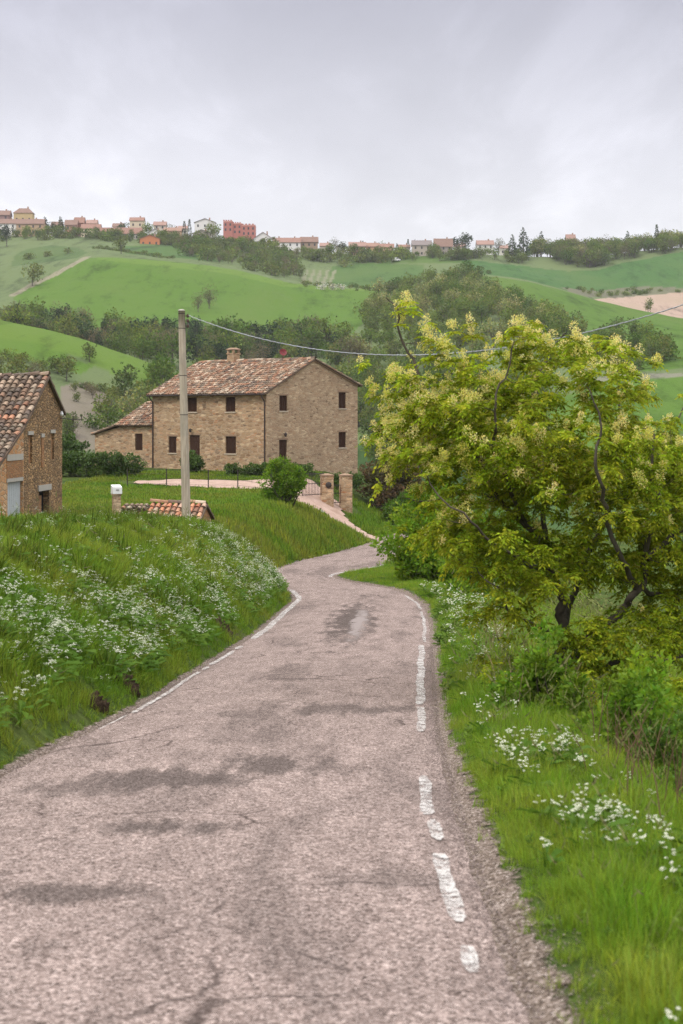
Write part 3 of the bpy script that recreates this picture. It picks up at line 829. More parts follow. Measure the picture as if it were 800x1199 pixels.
GT = [tuft(f'grass_tuft_pattern', 26, 0.16, 0.36, 0.10, 0.0045, M['grass'], 0.45, None, s) for s in range(4)]
GT.append(tuft('grass_tuft_pattern', 20, 0.2, 0.42, 0.09, 0.0045, M['grass'], 0.5, seedheads, 9))
GB = [tuft('verge_tuft_pattern', 26, 0.10, 0.26, 0.09, 0.0032, M['grass_bright'], 0.5, None, 20 + s) for s in range(4)]
GB.append(tuft('verge_tuft_pattern', 20, 0.16, 0.34, 0.08, 0.003, M['grass_bright'], 0.5, seedheads, 29))
GL = [tuft('lawn_tuft_pattern', 30, 0.06, 0.16, 0.28, 0.012, M['lawn'], 0.6, None, 40 + s) for s in range(3)]
GD = [tuft('herb_tuft_pattern', 34, 0.14, 0.44, 0.11, 0.007, M['herb'], 0.55, None, 70 + s) for s in range(3)]
WD = [weed('weed_pattern', s) for s in range(3)]

def patchy(x, y, s, lo, hi):
    n = bumps(x, y, s); return np.clip((n - lo) / (hi - lo), 0, 1)

def bank_d(px, py, d0=12.5, d1=60):
    ds = np.linspace(d0, d1, 600); xs = (px - 400) / F * ds
    e = np.where(xs < XL(ds), np.abs(HY + F * (ZC - G(xs, ds)) / ds - py), 1e9)
    return float(ds[np.argmin(e)])
SCARS = [(px, py, r, bank_d(px, py)) for (px, py, r) in [(258,735,0.26),(146,802,0.22),(112,826,0.14)]]
def off_scar(x, y):
    k = np.ones(len(x), bool)
    for (px, py, r, d) in SCARS: k &= np.hypot(x - (px - 400) / F * d - 0.05, y - d) > r * 0.85
    return k
# left bank
x, y, z, off = sprinkle(95, 7.5, 64, (0.02, 7.5), 'l', lambda y, o: np.clip(28.0 / y, 0.25, 1) * np.clip(o / 0.3 + 0.15, 0, 1))
k = off_scar(x, y); x, y, z, off = x[k], y[k], z[k], off[k]
n = len(x)
s = RNG.uniform(0.7, 1.25, n) * (0.45 + 0.55 * np.clip(off / 1.0, 0, 1)) * np.interp(y, [12, 30, 60], [0.80, 1.0, 1.25])
s *= 0.55 + 0.62 * patchy(x, y, 0.8, -0.5, 0.6)
s *= np.interp(off, [2.0, 3.6], [1.0, 0.62])
idx = np.where(RNG.uniform(size=n) < 0.012, 4, RNG.integers(0, 4, n))
scatter('bank_grass', np.stack([x, y, z], -1), rand_rot(n, 0.3), np.stack([s*1.15, s*1.15, s], -1), idx, GT, 'long green meadow grass covering the bank left of the road', 'grass')
# right verge
def vfall(y, o):
    return np.clip(16.0 / y, 0.2, 1) * np.clip((o - 0.05) / 0.28 + 0.10, 0, 1)
x, y, z, off = sprinkle(300, 5.2, 30, (-0.04, 3.4), 'r', vfall)
x2, y2, z2, off2 = sprinkle(75, 30, 66, (-0.02, 7.0), 'r', lambda y, o: np.clip(o / 0.25 + 0.1, 0, 1))
x = np.concatenate([x, x2]); y = np.concatenate([y, y2]); z = np.concatenate([z, z2]); off = np.concatenate([off, off2])
bare = (np.hypot(x - 1.05, (y - 6.9) * 0.5) < 0.16)
keep = ~bare | (RNG.uniform(size=len(x)) < 0.15)
x, y, z, off = x[keep], y[keep], z[keep], off[keep]
n = len(x)
s = RNG.uniform(0.6, 1.2, n) * (0.38 + 0.62 * np.clip(off / 0.5, 0, 1)) * np.interp(y, [6, 15, 40, 60], [0.62, 0.85, 1.15, 1.3]) * (0.6 + 0.7 * patchy(x, y, 2.2, -0.5, 0.6)) * np.interp(y, [44, 54], [1.0, 0.45])
idx = np.where(RNG.uniform(size=n) < 0.03, 4, RNG.integers(0, 4, n))
scatter('verge_grass', np.stack([x, y, z], -1), rand_rot(n), np.stack([s*1.1, s*1.1, s], -1), idx, GB, 'bright green grass of the verge right of the road', 'grass')
# lower ground to the right, seen between the shrubs
x, y, z, off = sprinkle(10, 14, 66, (3.4, 16), 'r', lambda y, o: 0*y + 1)
n = len(x); s = RNG.uniform(1.0, 1.9, n)
scatter('slope_grass', np.stack([x, y, z], -1), rand_rot(n), np.stack([s*1.3, s*1.3, s], -1), RNG.integers(0, 5, n), GT, 'rough grass on the slope falling away behind the flowering tree', 'grass')
# lawns and far bank
x, y, z, off = sprinkle(9, 56, 122, (0.05, 22), 'l', lambda y, o: 0*y + 1)
x2, y2, z2, off2 = sprinkle(30, 62, 112, (0.05, 4.5), 'l', lambda y, o: 0*y + 1)
x3, y3, z3, off3 = sprinkle(9, 66, 140, (0.15, 8), 'r', lambda y, o: 0*y + 1)
x = np.concatenate([x, x2, x3]); y = np.concatenate([y, y2, y3]); z = np.concatenate([z, z2, z3]); off = np.concatenate([off, off2, off3])
k = ~on_path(x, y, 0.5); x, y, z, off = x[k], y[k], z[k], off[k]
n = len(x); tall = np.clip(1.6 - off / 5, 0.55, 1.5) * np.clip(0.25 + off / 0.9, 0.25, 1)
s = RNG.uniform(0.8, 1.5, n)
scatter('lawn_grass', np.stack([x, y, z], -1), rand_rot(n), np.stack([s*1.3, s*1.3, s * tall * 1.6], -1), RNG.integers(0, 3, n), GL, 'green lawn and bank grass below the stone farmhouse', 'grass')
x, y, z, off = sprinkle(34, 8, 60, (0.5, 5), 'l', lambda y, o: patchy(XL(y) - o, y, 1.5, 0.25, 0.6))
n = len(x); s = RNG.uniform(0.7, 1.3, n)
scatter('bank_herbs', np.stack([x, y, z], -1), rand_rot(n, 0.3), np.stack([s*1.2, s*1.2, s], -1), RNG.integers(0, 3, n), GD, 'darker taller herbs in patches on the bank left of the road', 'herbs')
# broad weeds through both verges
x, y, z, off = sprinkle(14, 8, 60, (0.3, 5), 'l', lambda y, o: patchy(XL(y) - o, y, 1.1, -0.2, 0.5))
x2, y2, z2, off2 = sprinkle(26, 5.5, 45, (0.10, 3.2), 'r', lambda y, o: patchy(XR(y) + o, y, 1.9, 0.0, 0.5))
x = np.concatenate([x, x2]); y = np.concatenate([y, y2]); z = np.concatenate([z, z2]); n = len(x)
s = RNG.uniform(0.7, 1.3, n) * np.interp(y, [6, 12, 30], [0.30, 0.45, 0.95])
scatter('verge_weeds', np.stack([x, y, z], -1), rand_rot(n), np.stack([s, s, s], -1), RNG.integers(0, 3, n), WD, 'low broad leaved weeds among the roadside grass', 'weeds')
# white flowers
UM = [umbel('white_umbel_pattern', 60 + s, 0.28, 0.48, 6, 0.020, 0.0052, 14) for s in range(4)]
x, y, z, off = sprinkle(85, 8, 60, (0.25, 4.2), 'l', lambda y, o: np.clip((0.16 + 0.84 * patchy(XL(y) - o, y, 0.75, -0.45, 0.6)) * (0.15 + 0.85 * patchy(XL(y) - o, y, 2.6, -0.35, 0.45)) * (1.0 - 0.98 * np.clip((o - 1.15) / 0.9, 0, 1)) * np.clip(o / 0.45, 0, 1) + 0.004, 0, 1))
x2, y2, z2, off2 = sprinkle(38, 41, 55, (0.35, 2.3), 'l', lambda y, o: 0.05 + 0.6 * patchy(XL(y) - o, y, 1.6, -0.3, 0.5))
x3, y3, z3, off3 = sprinkle(5, 34, 52, (4.2, 7.0), 'l', lambda y, o: patchy(XL(y) - o, y, 0.9, 0.15, 0.6) * 0.5)
x = np.concatenate([x, x2, x3]); y = np.concatenate([y, y2, y3]); z = np.concatenate([z, z2, z3]); n = len(x)
s = RNG.uniform(0.7, 1.25, n)
scatter('white_wildflowers', np.stack([x, y, z], -1), rand_rot(n, 0.2), np.stack([s, s, s], -1), RNG.integers(0, 4, n), UM, 'white flowering umbels all over the bank left of the road', 'wildflowers')
US = [umbel('white_flower_pattern', 80 + s, 0.16, 0.28, 6, 0.015, 0.0065, 14) for s in range(4)]
def clump(y, o):
    return (0.012 + 0.9 * np.exp(-((y - 10.0) / 0.55) ** 2 - ((o - 0.80) / 0.30) ** 2) + 0.55 * np.exp(-((y - 13.6) / 0.7) ** 2 - ((o - 0.75) / 0.35) ** 2)
            + 0.10 * np.exp(-((y - 17) / 2.5) ** 2 - ((o - 0.7) / 0.3) ** 2) + 0.10 * np.exp(-((y - 35) / 12) ** 2 - ((o - 0.8) / 0.6) ** 2) + 0.4 * np.exp(-((y - 8.6) / 0.5) ** 2 - ((o - 1.1) / 0.2) ** 2))
x, y, z, off = sprinkle(70, 5.8, 50, (0.25, 2.2), 'r', clump)
n = len(x); s = RNG.uniform(0.75, 1.25, n) * np.interp(y, [6, 20, 45], [0.85, 1.0, 1.6])
scatter('verge_wildflowers', np.stack([x, y, z], -1), rand_rot(n, 0.25), np.stack([s, s, s], -1), RNG.integers(0, 4, n), US, 'small white flowers in the verge right of the road', 'wildflowers')
# loose chippings along the crumbling road edge
def chipping(seed):
    g = np.random.default_rng(seed)
    V = np.array([(1,0,0),(-1,0,0),(0,1,0),(0,-1,0),(0,0,1),(0,0,-1)], float) * g.uniform(0.6, 1.2, (6, 1))
    T = np.array([(0,2,4),(2,1,4),(1,3,4),(3,0,4),(2,0,5),(1,2,5),(3,1,5),(0,3,5)])
    return source('chipping_pattern', np_mesh('chipping_pattern', V, T, M['stone_chip'], np.full((8, 3), g.uniform(0.6, 1.3))))
M['stone_chip'] = foliage('road chippings', (0.30,0.235,0.21), (0.15,0.12,0.11), 0.0, 0.9)
CH = [chipping(s) for s in range(5)]
y = RNG.uniform(5.6, 30, 11000); w = RNG.normal(0, 0.10, len(y)); x = XR(y) - 0.04 + w
y2 = RNG.uniform(12, 30, 3000); x2 = XL(y2) + np.abs(RNG.normal(0, 0.10, len(y2))) - 0.05
y3 = RNG.uniform(6.0, 8.2, 900); x3 = XR(y3) + np.abs(RNG.normal(0, 0.12, len(y3)))
x = np.concatenate([x, x2, x3]); y = np.concatenate([y, y2, y3])
u = (x - XL(y)) / (XR(y) - XL(y)); z = np.where((u > 0) & (u < 1), road_z(y, u), G(x, y)) + 0.002
k = in_view(x, y, z); x, y, z = x[k], y[k], z[k]
n = len(x); s = RNG.uniform(0.003, 0.0075, n)
scatter('loose_gravel', np.stack([x, y, z], -1), RNG.uniform(0, 6, (n, 3)), np.stack([s*1.3, s, s*0.7], -1), RNG.integers(0, 5, n), CH, 'loose pinkish chippings along the crumbling asphalt edge', 'gravel')

# ------------------------------------------------------------------ leaves and shrubs
def leaf_quads(P, D, L, Wd, rng, fold=0.25):
    """rhombic leaves: base P, direction D, length L, width Wd (arrays)"""
    D = D / (np.linalg.norm(D, axis=1)[:, None] + 1e-9)
    r = rng.normal(size=D.shape)
    S = np.cross(D, r); S /= (np.linalg.norm(S, axis=1)[:, None] + 1e-9)
    Nn = np.cross(S, D)
    L = L[:, None]; Wd = Wd[:, None]
    a = P; b = P + D * L * 0.45 + S * Wd * 0.5 + Nn * Wd * fold * 0.5; c = P + D * L; d = P + D * L * 0.45 - S * Wd * 0.5 + Nn * Wd * fold * 0.5
    V = np.stack([a, b, c, d], 1).reshape(-1, 3)
    Q = np.arange(len(P) * 4).reshape(-1, 4)
    return V, Q

def leaf_cols(n, rng, lo=0.62, hi=1.4, clump=None):
    c = rng.uniform(lo, hi, n)
    if clump is not None: c = c * clump
    return np.stack([c * rng.uniform(0.85, 1.25, n), c, c * rng.uniform(0.6, 1.3, n)], -1)

def shrub_meshes(rng, ext, nclump, nleaf, lsize, mat, stem_mat, wild=0.25, base=0.06, flat=0.0, box=False):
    """clumped leafy volume, base at z=0: returns (crown mesh, stem mesh). ext = half sizes x, y and full height"""
    ex, ey, H = ext
    C = []
    while len(C) < nclump:
        p = rng.uniform(-1, 1, 3)
        if box:
            q = np.abs(p) ** 4
            if q.sum() > 1.3: continue
        else:
            r = (p ** 2).sum()
            if r > 1 or r < 0.12: continue
        C.append([p[0] * ex * 0.86, p[1] * ey * 0.86, H * (base + (1 - base) * (p[2] * 0.5 + 0.5)) * (1 - 0.08)])
    C = np.array(C); C[:, 2] *= 1 + rng.normal(0, wild * 0.25, len(C))
    C[:, :2] *= 1 + rng.normal(0, wild * 0.5, (len(C), 1))
    rr = (ex * ey * H / nclump) ** (1 / 3) * 0.72
    k = rng.integers(0, nclump, nleaf)
    o = rng.normal(size=(nleaf, 3)); o /= np.linalg.norm(o, axis=1)[:, None]
    rad = rr * rng.uniform(0.35, 1.1, nleaf) ** 0.7 * (0.7 + 0.6 * rng.uniform(size=nclump)[k])
    P = C[k] + o * rad[:, None] * np.array([1.1, 1.1, 0.9])
    D = o * 0.7 + rng.normal(0, 0.55, (nleaf, 3)) + np.array([0, 0, 0.15 - flat])
    P[:, 2] = np.maximum(P[:, 2], 0.03)
    L = lsize * rng.uniform(0.6, 1.4, nleaf)
    V, Q = leaf_quads(P, D, L, L * rng.uniform(0.45, 0.65, nleaf), rng)
    cl = rng.uniform(0.78, 1.25, nclump)[k]
    crown = np_mesh('crown', V, Q, mat, leaf_cols(nleaf, rng, 0.65, 1.35, cl))
    mb = MB()
    for i in range(min(nclump, 26)):
        c = C[i]; b0 = np.array([rng.normal(0, ex * 0.12), rng.normal(0, ey * 0.12), -0.1])
        midp = b0 * 0.45 + c * 0.55 + np.array([0, 0, -0.1 * H]) + rng.normal(0, 0.05 * H, 3)
        rs = 0.012 + 0.008 * H
        mb.tube([b0, midp, c], [rs, rs * 0.6, rs * 0.25], 5)
    return crown, mb.mesh('stems', stem_mat)

def shrub(name, loc, rng, ext, nclump, nleaf, lsize, mat, label, cat, group=None, rz=0.0, stem='bark', **kw):
    t = empty(name, loc, rz)
    c, st = shrub_meshes(rng, ext, nclump, nleaf, lsize, M[mat], M[stem], **kw)
    obj_from('foliage', c, t); obj_from('stem', st, t)
    tag(t, label, cat, group)
    return t

def gpt(x, y, dz=0.0): return (float(x), float(y), float(G(x, y)) + dz)

g = np.random.default_rng(5)
shrub('round_shrub', gpt(-3.0, 86.0), g, (1.25, 1.15, 2.75), 60, 9000, 0.13, 'shrub_leaf', 'rounded bright green shrub on the bank beside the gravel track', 'shrub')
shrub('roadside_shrub', gpt(3.15, 55.5, -0.2), g, (1.7, 1.7, 3.5), 90, 17000, 0.15, 'bright_leaf', 'big bright green leafy shrub right of the bend, left behind the flowering tree', 'shrub', wild=0.7)
shrub('roadside_shrub', gpt(5.6, 61.0, -0.2), g, (2.4, 2.2, 4.4), 80, 11000, 0.15, 'dark_leaf', 'darker tall shrub behind the big bright green one at the bend', 'shrub', wild=0.6)
shrub('low_shrub', gpt(3.6, 47.0, -0.1), g, (0.9, 1.4, 1.2), 36, 5000, 0.11, 'shrub_leaf', 'low green bush in the verge below the big roadside shrub', 'shrub')
shrub('undergrowth_shrub', gpt(3.25, 17.2, -0.15), g, (0.75, 0.8, 1.30), 60, 11000, 0.07, 'bright_leaf', 'leafy bush hugging the trunk of the flowering tree', 'shrub', wild=1.0)
shrub('undergrowth_shrub', gpt(2.25, 17.6, -0.15), g, (0.45, 0.6, 0.95), 40, 6500, 0.065, 'shrub_leaf', 'leafy bush left of the trunk above the pale dry stalks', 'shrub', wild=1.0)
shrub('undergrowth_shrub', gpt(2.75, 15.0, -0.15), g, (0.55, 0.7, 1.15), 60, 11000, 0.062, 'shrub_leaf', 'green bush in front of the trunk behind the verge flowers', 'shrub', wild=1.0)
shrub('undergrowth_shrub', gpt(2.62, 12.9, -0.15), g, (0.42, 0.6, 0.85), 50, 8000, 0.055, 'dark_leaf', 'small dark bush among brown twigs at the right edge of the verge', 'shrub', wild=0.9)
shrub('undergrowth_shrub', gpt(3.55, 14.6, -0.15), g, (0.65, 0.9, 1.15), 60, 10000, 0.065, 'dark_leaf', 'dark green bush at the right edge under the low limb', 'shrub', wild=1.0)
shrub('gatehouse_shrub', gpt(4.0, 124.0, -0.2), g, (2.6, 2.2, 5.4), 90, 11000, 0.22, 'olive_leaf', 'brownish olive bush standing between farmhouse gable and flowering tree', 'shrub', wild=0.3)
shrub('gatehouse_shrub', gpt(4.6, 117.0, -0.2), g, (1.9, 1.6, 2.6), 60, 7000, 0.2, 'dark_leaf', 'dark green bush right of the gate posts', 'shrub')
shrub('door_shrub', gpt(-11.2, 121.2), g, (1.0, 0.8, 1.5), 36, 4500, 0.15, 'hedge_leaf', 'dark rounded evergreen bush beside the farmhouse door', 'shrub')
shrub('garden_hedge', gpt(-18.6, 117.5), g, (4.6, 0.9, 1.75), 130, 14000, 0.17, 'hedge_leaf', 'long clipped dark hedge in front of the low annex', 'hedge', rz=0.05, box=True, wild=0.1)
shrub('tall_hedge', gpt(-22.3, 128.5), g, (2.2, 1.1, 2.7), 80, 8000, 0.2, 'hedge_leaf', 'taller dark hedge between the old barn and the annex', 'hedge', box=True, wild=0.2)
shrub('flat_hedge', gpt(-5.2, 119.0), g, (4.0, 0.7, 0.85), 110, 12000, 0.14, 'hedge_leaf', 'low flat hedge along the front of the farmhouse', 'hedge', rz=-0.02, box=True, wild=0.1)
shrub('flat_hedge', gpt(-0.3, 121.5), g, (2.2, 0.7, 1.1), 60, 6000, 0.14, 'hedge_leaf', 'short hedge under the farmhouse gable left of the gate posts', 'hedge', rz=0.5, box=True, wild=0.1)
shrub('barn_bush', gpt(-19.8, 108.0), g, (1.0, 0.9, 0.7), 20, 2500, 0.15, 'shrub_leaf', 'small light green bush on the lawn beside the barn corner', 'shrub')

# dry twigs and stalks
def stalks(name, pts, hmin, hmax, rad, mat, label):
    mb = MB()
    for (x, y) in pts:
        z = float(G(x, y)); h = random.uniform(hmin, hmax); a = random.uniform(0, 6.28); l = random.uniform(0.1, 0.5) * h
        p0 = Vector((x, y, z - 0.03)); p1 = p0 + Vector((math.cos(a)*l*0.4, math.sin(a)*l*0.4, h*0.6)); p2 = p0 + Vector((math.cos(a)*l, math.sin(a)*l, h))
        mb.tube([p0, p1, p2], [rad, rad*0.8, rad*0.4], 4, caps=False)
        if random.random() < 0.6:
            q = p1 + Vector((random.uniform(-.3,.3)*h, random.uniform(-.2,.2)*h, h*0.3)); mb.tube([p1, q], [rad*0.7, rad*0.3], 4, caps=False)
    o = mb.build(name, M[mat]); tag(o, label, 'dry stalks', None, 'stuff')
stalks('dry_stalks', [(XR(y) + RNG.normal(1.15, 0.25), y) for y in RNG.uniform(17, 34, 170)], 0.25, 0.75, 0.0035, 'drystem', 'pale dry stalks between verge and undergrowth')
stalks('brown_twigs', [(XR(y) + RNG.normal(1.35, 0.16), y) for y in RNG.uniform(10.2, 14.5, 42)], 0.3, 0.75, 0.005, 'redstem', 'reddish brown bare twigs right of the verge flowers')

# earth scars on the bank
m, nt = new_mat('bare earth')
p = world_pos(nt); e1 = noise(nt, p, 14, 5, 0.75)
finish(nt, ramp(nt, e1, [(0.3, (0.018,0.013,0.009)), (0.55, (0.065,0.044,0.028)), (0.75, (0.15,0.105,0.065))]), 0.95, e1, 1.0, 0.05, 0.05)
M['earth'] = m
def clod(px, py, d, r):
    # a scooped hollow of bare earth lying in the slope of the bank
    g = np.random.default_rng(int(px)); x = (px - 400) / F * d; y = d
    gx = float(G(x + 0.15, y) - G(x - 0.15, y)) / 0.3
    up = np.array([-1.0, 0, -gx]); up /= np.linalg.norm(up); nn = np.array([-gx, 0, 1.0]); nn /= np.linalg.norm(nn); side = np.array([0, 1.0, 0])
    c = np.array([x, y, float(G(x, y))]) + nn * 0.02
    n1, n2 = 22, 8; V = []; Q = []
    for i in range(n2 + 1):
        f = i / n2
        for j in range(n1):
            a = 2 * PI * j / n1
            rr = r * f * (1 + 0.22 * math.sin(3*a + px) + 0.14 * math.sin(7*a))
            hgt = 0.07 * math.sin(f * PI) * (1 + 0.5 * math.sin(5*a + 3*f)) + g.normal(0, 0.022) - 0.05 * (f > 0.95)
            V.append(c + side * rr * 1.15 * math.cos(a) + up * rr * math.sin(a) + nn * hgt)
    for i in range(n2):
        for j in range(n1): Q.append((i*n1 + j, i*n1 + (j+1) % n1, (i+1)*n1 + (j+1) % n1, (i+1)*n1 + j))
    tag(obj_from('soil_scar', np_mesh('soil_scar', np.array(V), np.array(Q), M['earth'])), kind='structure')
for (px, py, r, dq) in SCARS: clod(px, py, dq, r)

# ------------------------------------------------------------------ the flowering ash
def build_ash():
    g = np.random.default_rng(77)
    D0 = 21.5
    root = empty('flowering_ash_tree', gpt(2.85, D0, -0.1))
    org = np.array(root.location)
    P = lambda px, py, dd=0.0: U(px, py, D0 + dd)
    base = np.array([2.85, D0, float(G(2.85, D0)) - 0.1])
    limbs = [  # (points, start radius, end radius)
        ([base, P(648,830), P(656,790), P(660,745), P(658,715), P(650,682,0.1), P(640,640,0.2)], 0.088, 0.05),
        ([P(640,640,0.2), P(615,612,0.2), P(585,585,0.1), P(556,528,0), P(532,494,-0.1), P(498,452,-0.2), P(478,410,-0.2), P(464,369,-0.2), P(456,343,-0.2)], 0.042, 0.006),
        ([P(615,612,0.2), P(596,571,-0.4), P(583,533,-0.8), P(578,490,-1.0), P(590,440,-1.1), P(603,392,-1.1)], 0.030, 0.006),
        ([P(640,640,0.2), P(636,590,0.7), P(640,540,1.0), P(628,470,1.2), P(640,420,1.3), P(668,388,1.2)], 0.040, 0.006),
        ([P(656,790), P(690,748,-0.2), P(727,718,-0.4), P(747,690,-0.5), P(757,655,-0.6), P(770,600,-0.8), P(765,540,-1.0), P(760,500,-1.0)], 0.068, 0.012),
        ([P(747,690,-0.5), P(730,660,-0.9), P(712,610,-1.3), P(700,550,-1.6), P(702,500,-1.7), P(690,450,-1.7)], 0.040, 0.006),
        ([P(757,655,-0.6), P(800,615,-0.3), P(845,560,0.0), P(860,510,0.2)], 0.045, 0.008),
        ([P(747,690,-0.5), P(790,700,0.2), P(850,690,0.6), P(920,660,0.8)], 0.035, 0.008),
        ([P(660,745), P(672,690,0.8), P(700,630,1.5), P(720,560,1.9), P(722,480,2.0), P(728,412,1.9)], 0.050, 0.008),
        ([P(720,560,1.9), P(770,510,2.2), P(810,470,2.3)], 0.025, 0.006),
        ([P(648,830), P(690,800,-0.3), P(729,775,-0.5), P(800,770,-0.6), P(870,750,-0.6)], 0.055, 0.012),
        ([P(660,745), P(640,735,-0.6), P(600,720,-1.0), P(590,690,-1.2), P(560,668,-1.3)], 0.026, 0.006),
        ([P(650,682,0.1), P(620,660,-0.8), P(580,640,-1.4), P(540,600,-1.6), P(500,560,-1.6)], 0.030, 0.006),
        ([P(556,528,0), P(520,530,0.3), P(480,525,0.5), P(450,510,0.5)], 0.018, 0.005),
        ([P(585,585,0.1), P(540,575,0.6), P(500,590,0.9), P(470,580,0.9)], 0.020, 0.005),
        ([P(656,790), P(630,790,-0.5), P(600,790,-0.8)], 0.02, 0.006),
        ([base, P(668,850,-1.0), P(690,830,-2.0), P(705,795,-2.3)], 0.022, 0.006),
        ([base, P(690,880,-1.8), P(735,885,-3.0), P(752,850,-3.3)], 0.022, 0.006),
        ([base, P(720,880,-1.2), P(780,860,-2.2), P(815,815,-2.4)], 0.022, 0.006),
    ]
    nodes = []; rad = []; wood = MB()
    for pts, r0, r1 in limbs:
        pts = [np.array(p) for p in pts]
        Q = []
        for k in range(len(pts) - 1):                         # Catmull-Rom
            p0 = pts[max(k-1, 0)]; p1 = pts[k]; p2 = pts[k+1]; p3 = pts[min(k+2, len(pts)-1)]
            for t in np.linspace(0, 1, 5, endpoint=(k == len(pts) - 2)):
                Q.append(0.5*((2*p1) + (-p0+p2)*t + (2*p0-5*p1+4*p2-p3)*t*t + (-p0+3*p1-3*p2+p3)*t**3) + g.normal(0, 0.012, 3) + 0.035 * np.array([math.sin(k*4.1 + t*4 + r0*90), math.sin(k*3.3 + t*5), math.cos(k*2.7 + t*4)]) * (k > 0))
        rr = np.linspace(0, 1, len(Q)); rr = r0 * (1 - rr) ** 0.8 + r1 * (1 - (1 - rr) ** 0.8)
        wood.tube([q - org for q in Q], list(rr), 9)
        nodes += Q; rad += list(rr)
    # crown volume: attraction points joined to the nearest branch
    blobs = [((640,520),0.1,(1.75,1.8,1.05)), ((560,520),-0.2,(1.15,1.4,1.15)), ((500,440),-0.2,(0.75,0.7,0.85)), ((480,530),0.0,(0.62,0.9,0.7)),
             ((720,575),0.2,(1.6,1.9,1.25)), ((820,615),0.2,(1.5,1.8,1.18)), ((660,440),0.2,(1.2,1.3,0.62)), ((580,620),-0.6,(1.1,1.2,0.62)),
             ((610,690),-0.9,(0.60,0.8,0.40)), ((880,680),0.4,(1.0,1.5,0.8)), ((610,785),-0.6,(0.50,0.5,0.22)), ((760,790),-0.4,(0.8,0.7,0.28)), ((700,640),1.5,(0.9,0.7,0.5)), ((610,650),-0.2,(1.0,1.3,0.38)), ((575,715),-0.6,(0.40,0.5,0.20)), ((690,770),-0.8,(0.6,0.5,0.26)), ((780,640),-0.2,(0.8,1.2,0.45)), ((600,800),-0.7,(0.35,0.4,0.15)), ((690,830),-2.0,(0.80,0.7,0.46)), ((690,830),-2.2,(0.80,0.7,0.50)), ((745,880),-3.2,(0.62,0.6,0.42)), ((745,870),-3.2,(0.62,0.6,0.42)), ((630,790),-1.4,(0.60,0.5,0.30)), ((640,850),-2.2,(0.40,0.4,0.30)), ((800,840),-2.4,(0.65,0.7,0.48)), ((790,850),-2.6,(0.65,0.7,0.5)), ((690,745),-1.0,(0.55,0.5,0.25)), ((745,745),-1.0,(0.8,0.6,0.32)), ((810,730),-0.6,(0.8,0.8,0.40)), ((600,735),-0.8,(0.55,0.5,0.22)), ((640,770),-1.2,(0.5,0.4,0.2)), ((690,830),-2.4,(0.7,0.6,0.4)), ((850,760),-0.4,(0.8,0.9,0.4)), ((470,385),-0.2,(0.30,0.35,0.50)), ((610,405),-0.6,(0.42,0.5,0.35)), ((725,425),0.5,(0.28,0.5,0.28)), ((770,500),-0.5,(0.30,0.4,0.25))]
    vol = np.array([b[2][0]*b[2][1]*b[2][2] for b in blobs]) ** 0.85
    pts = []
    while len(pts) < 2450:
        b = blobs[g.choice(len(blobs), p=vol / vol.sum())]
        v = g.normal(size=3); v /= np.linalg.norm(v); v *= g.uniform(0.12, 1) ** 0.36 * (1 + g.normal(0, 0.05) + (g.uniform(0.05, 0.28) if (g.uniform() < 0.14 and v[2] > -0.3) else 0))
        q = P(b[0][0], b[0][1], b[1]) + v * np.array(b[2])
        w = math.sin(q[0]*3.1 + 0.4) * math.sin(q[1]*2.3 + 1) + math.sin(q[2]*3.7 + q[0]) * 0.8
        if w < -0.45 and g.uniform() < 0.85: continue
        pts.append(q)
    pts = np.array(pts)
    N_ = np.array(nodes); R_ = np.array(rad)
    dist = np.array([np.min(np.linalg.norm(N_ - p, axis=1)) for p in pts])
    order = np.argsort(dist)
    tips = []
    for i in order:
        p = pts[i]
        dd = np.linalg.norm(N_ - p, axis=1) + np.maximum(0, N_[:, 2] - p[2]) * 0.8
        j = int(np.argmin(dd)); q = N_[j]
        L = np.linalg.norm(p - q)
        if L < 0.05: tips.append((p, np.array([0, 0, 1.0]))); continue
        nseg = max(2, int(L / 0.16) + 1)
        dirv = (p - q) / L
        sag = np.array([g.normal(0, 0.05), g.normal(0, 0.05), -0.12]) * L
        tw = [q + (p - q) * t + sag * 4 * t * (1 - t) * 0.5 + (g.normal(0, 0.014, 3) if 0 < t < 1 else 0) for t in np.linspace(0, 1, nseg + 1)]
        r0 = min(R_[j] * 0.7, 0.004 + 0.010 * L); rr = list(np.linspace(r0, 0.0028, len(tw)))
        wood.tube([t - org for t in tw], rr, 5, caps=False)
        N_ = np.vstack([N_, np.array(tw[1:])]); R_ = np.concatenate([R_, rr[1:]])
        tips.append((p, dirv))
        if L > 0.35:
            for t in (0.55,):
                k = int(t * nseg); tips.append((tw[k] + g.normal(0, 0.04, 3), dirv))
    wood.build('trunk', M['bark'], root, smooth=True)
    # leaf rosettes: pinnate leaves that droop, creamy panicles on many outer tips
    cen = np.array([3.1, D0, ZC + 0.3])
    LP, LD, LL, LC = [], [], [], []
    BP, BD, BL = [], [], []
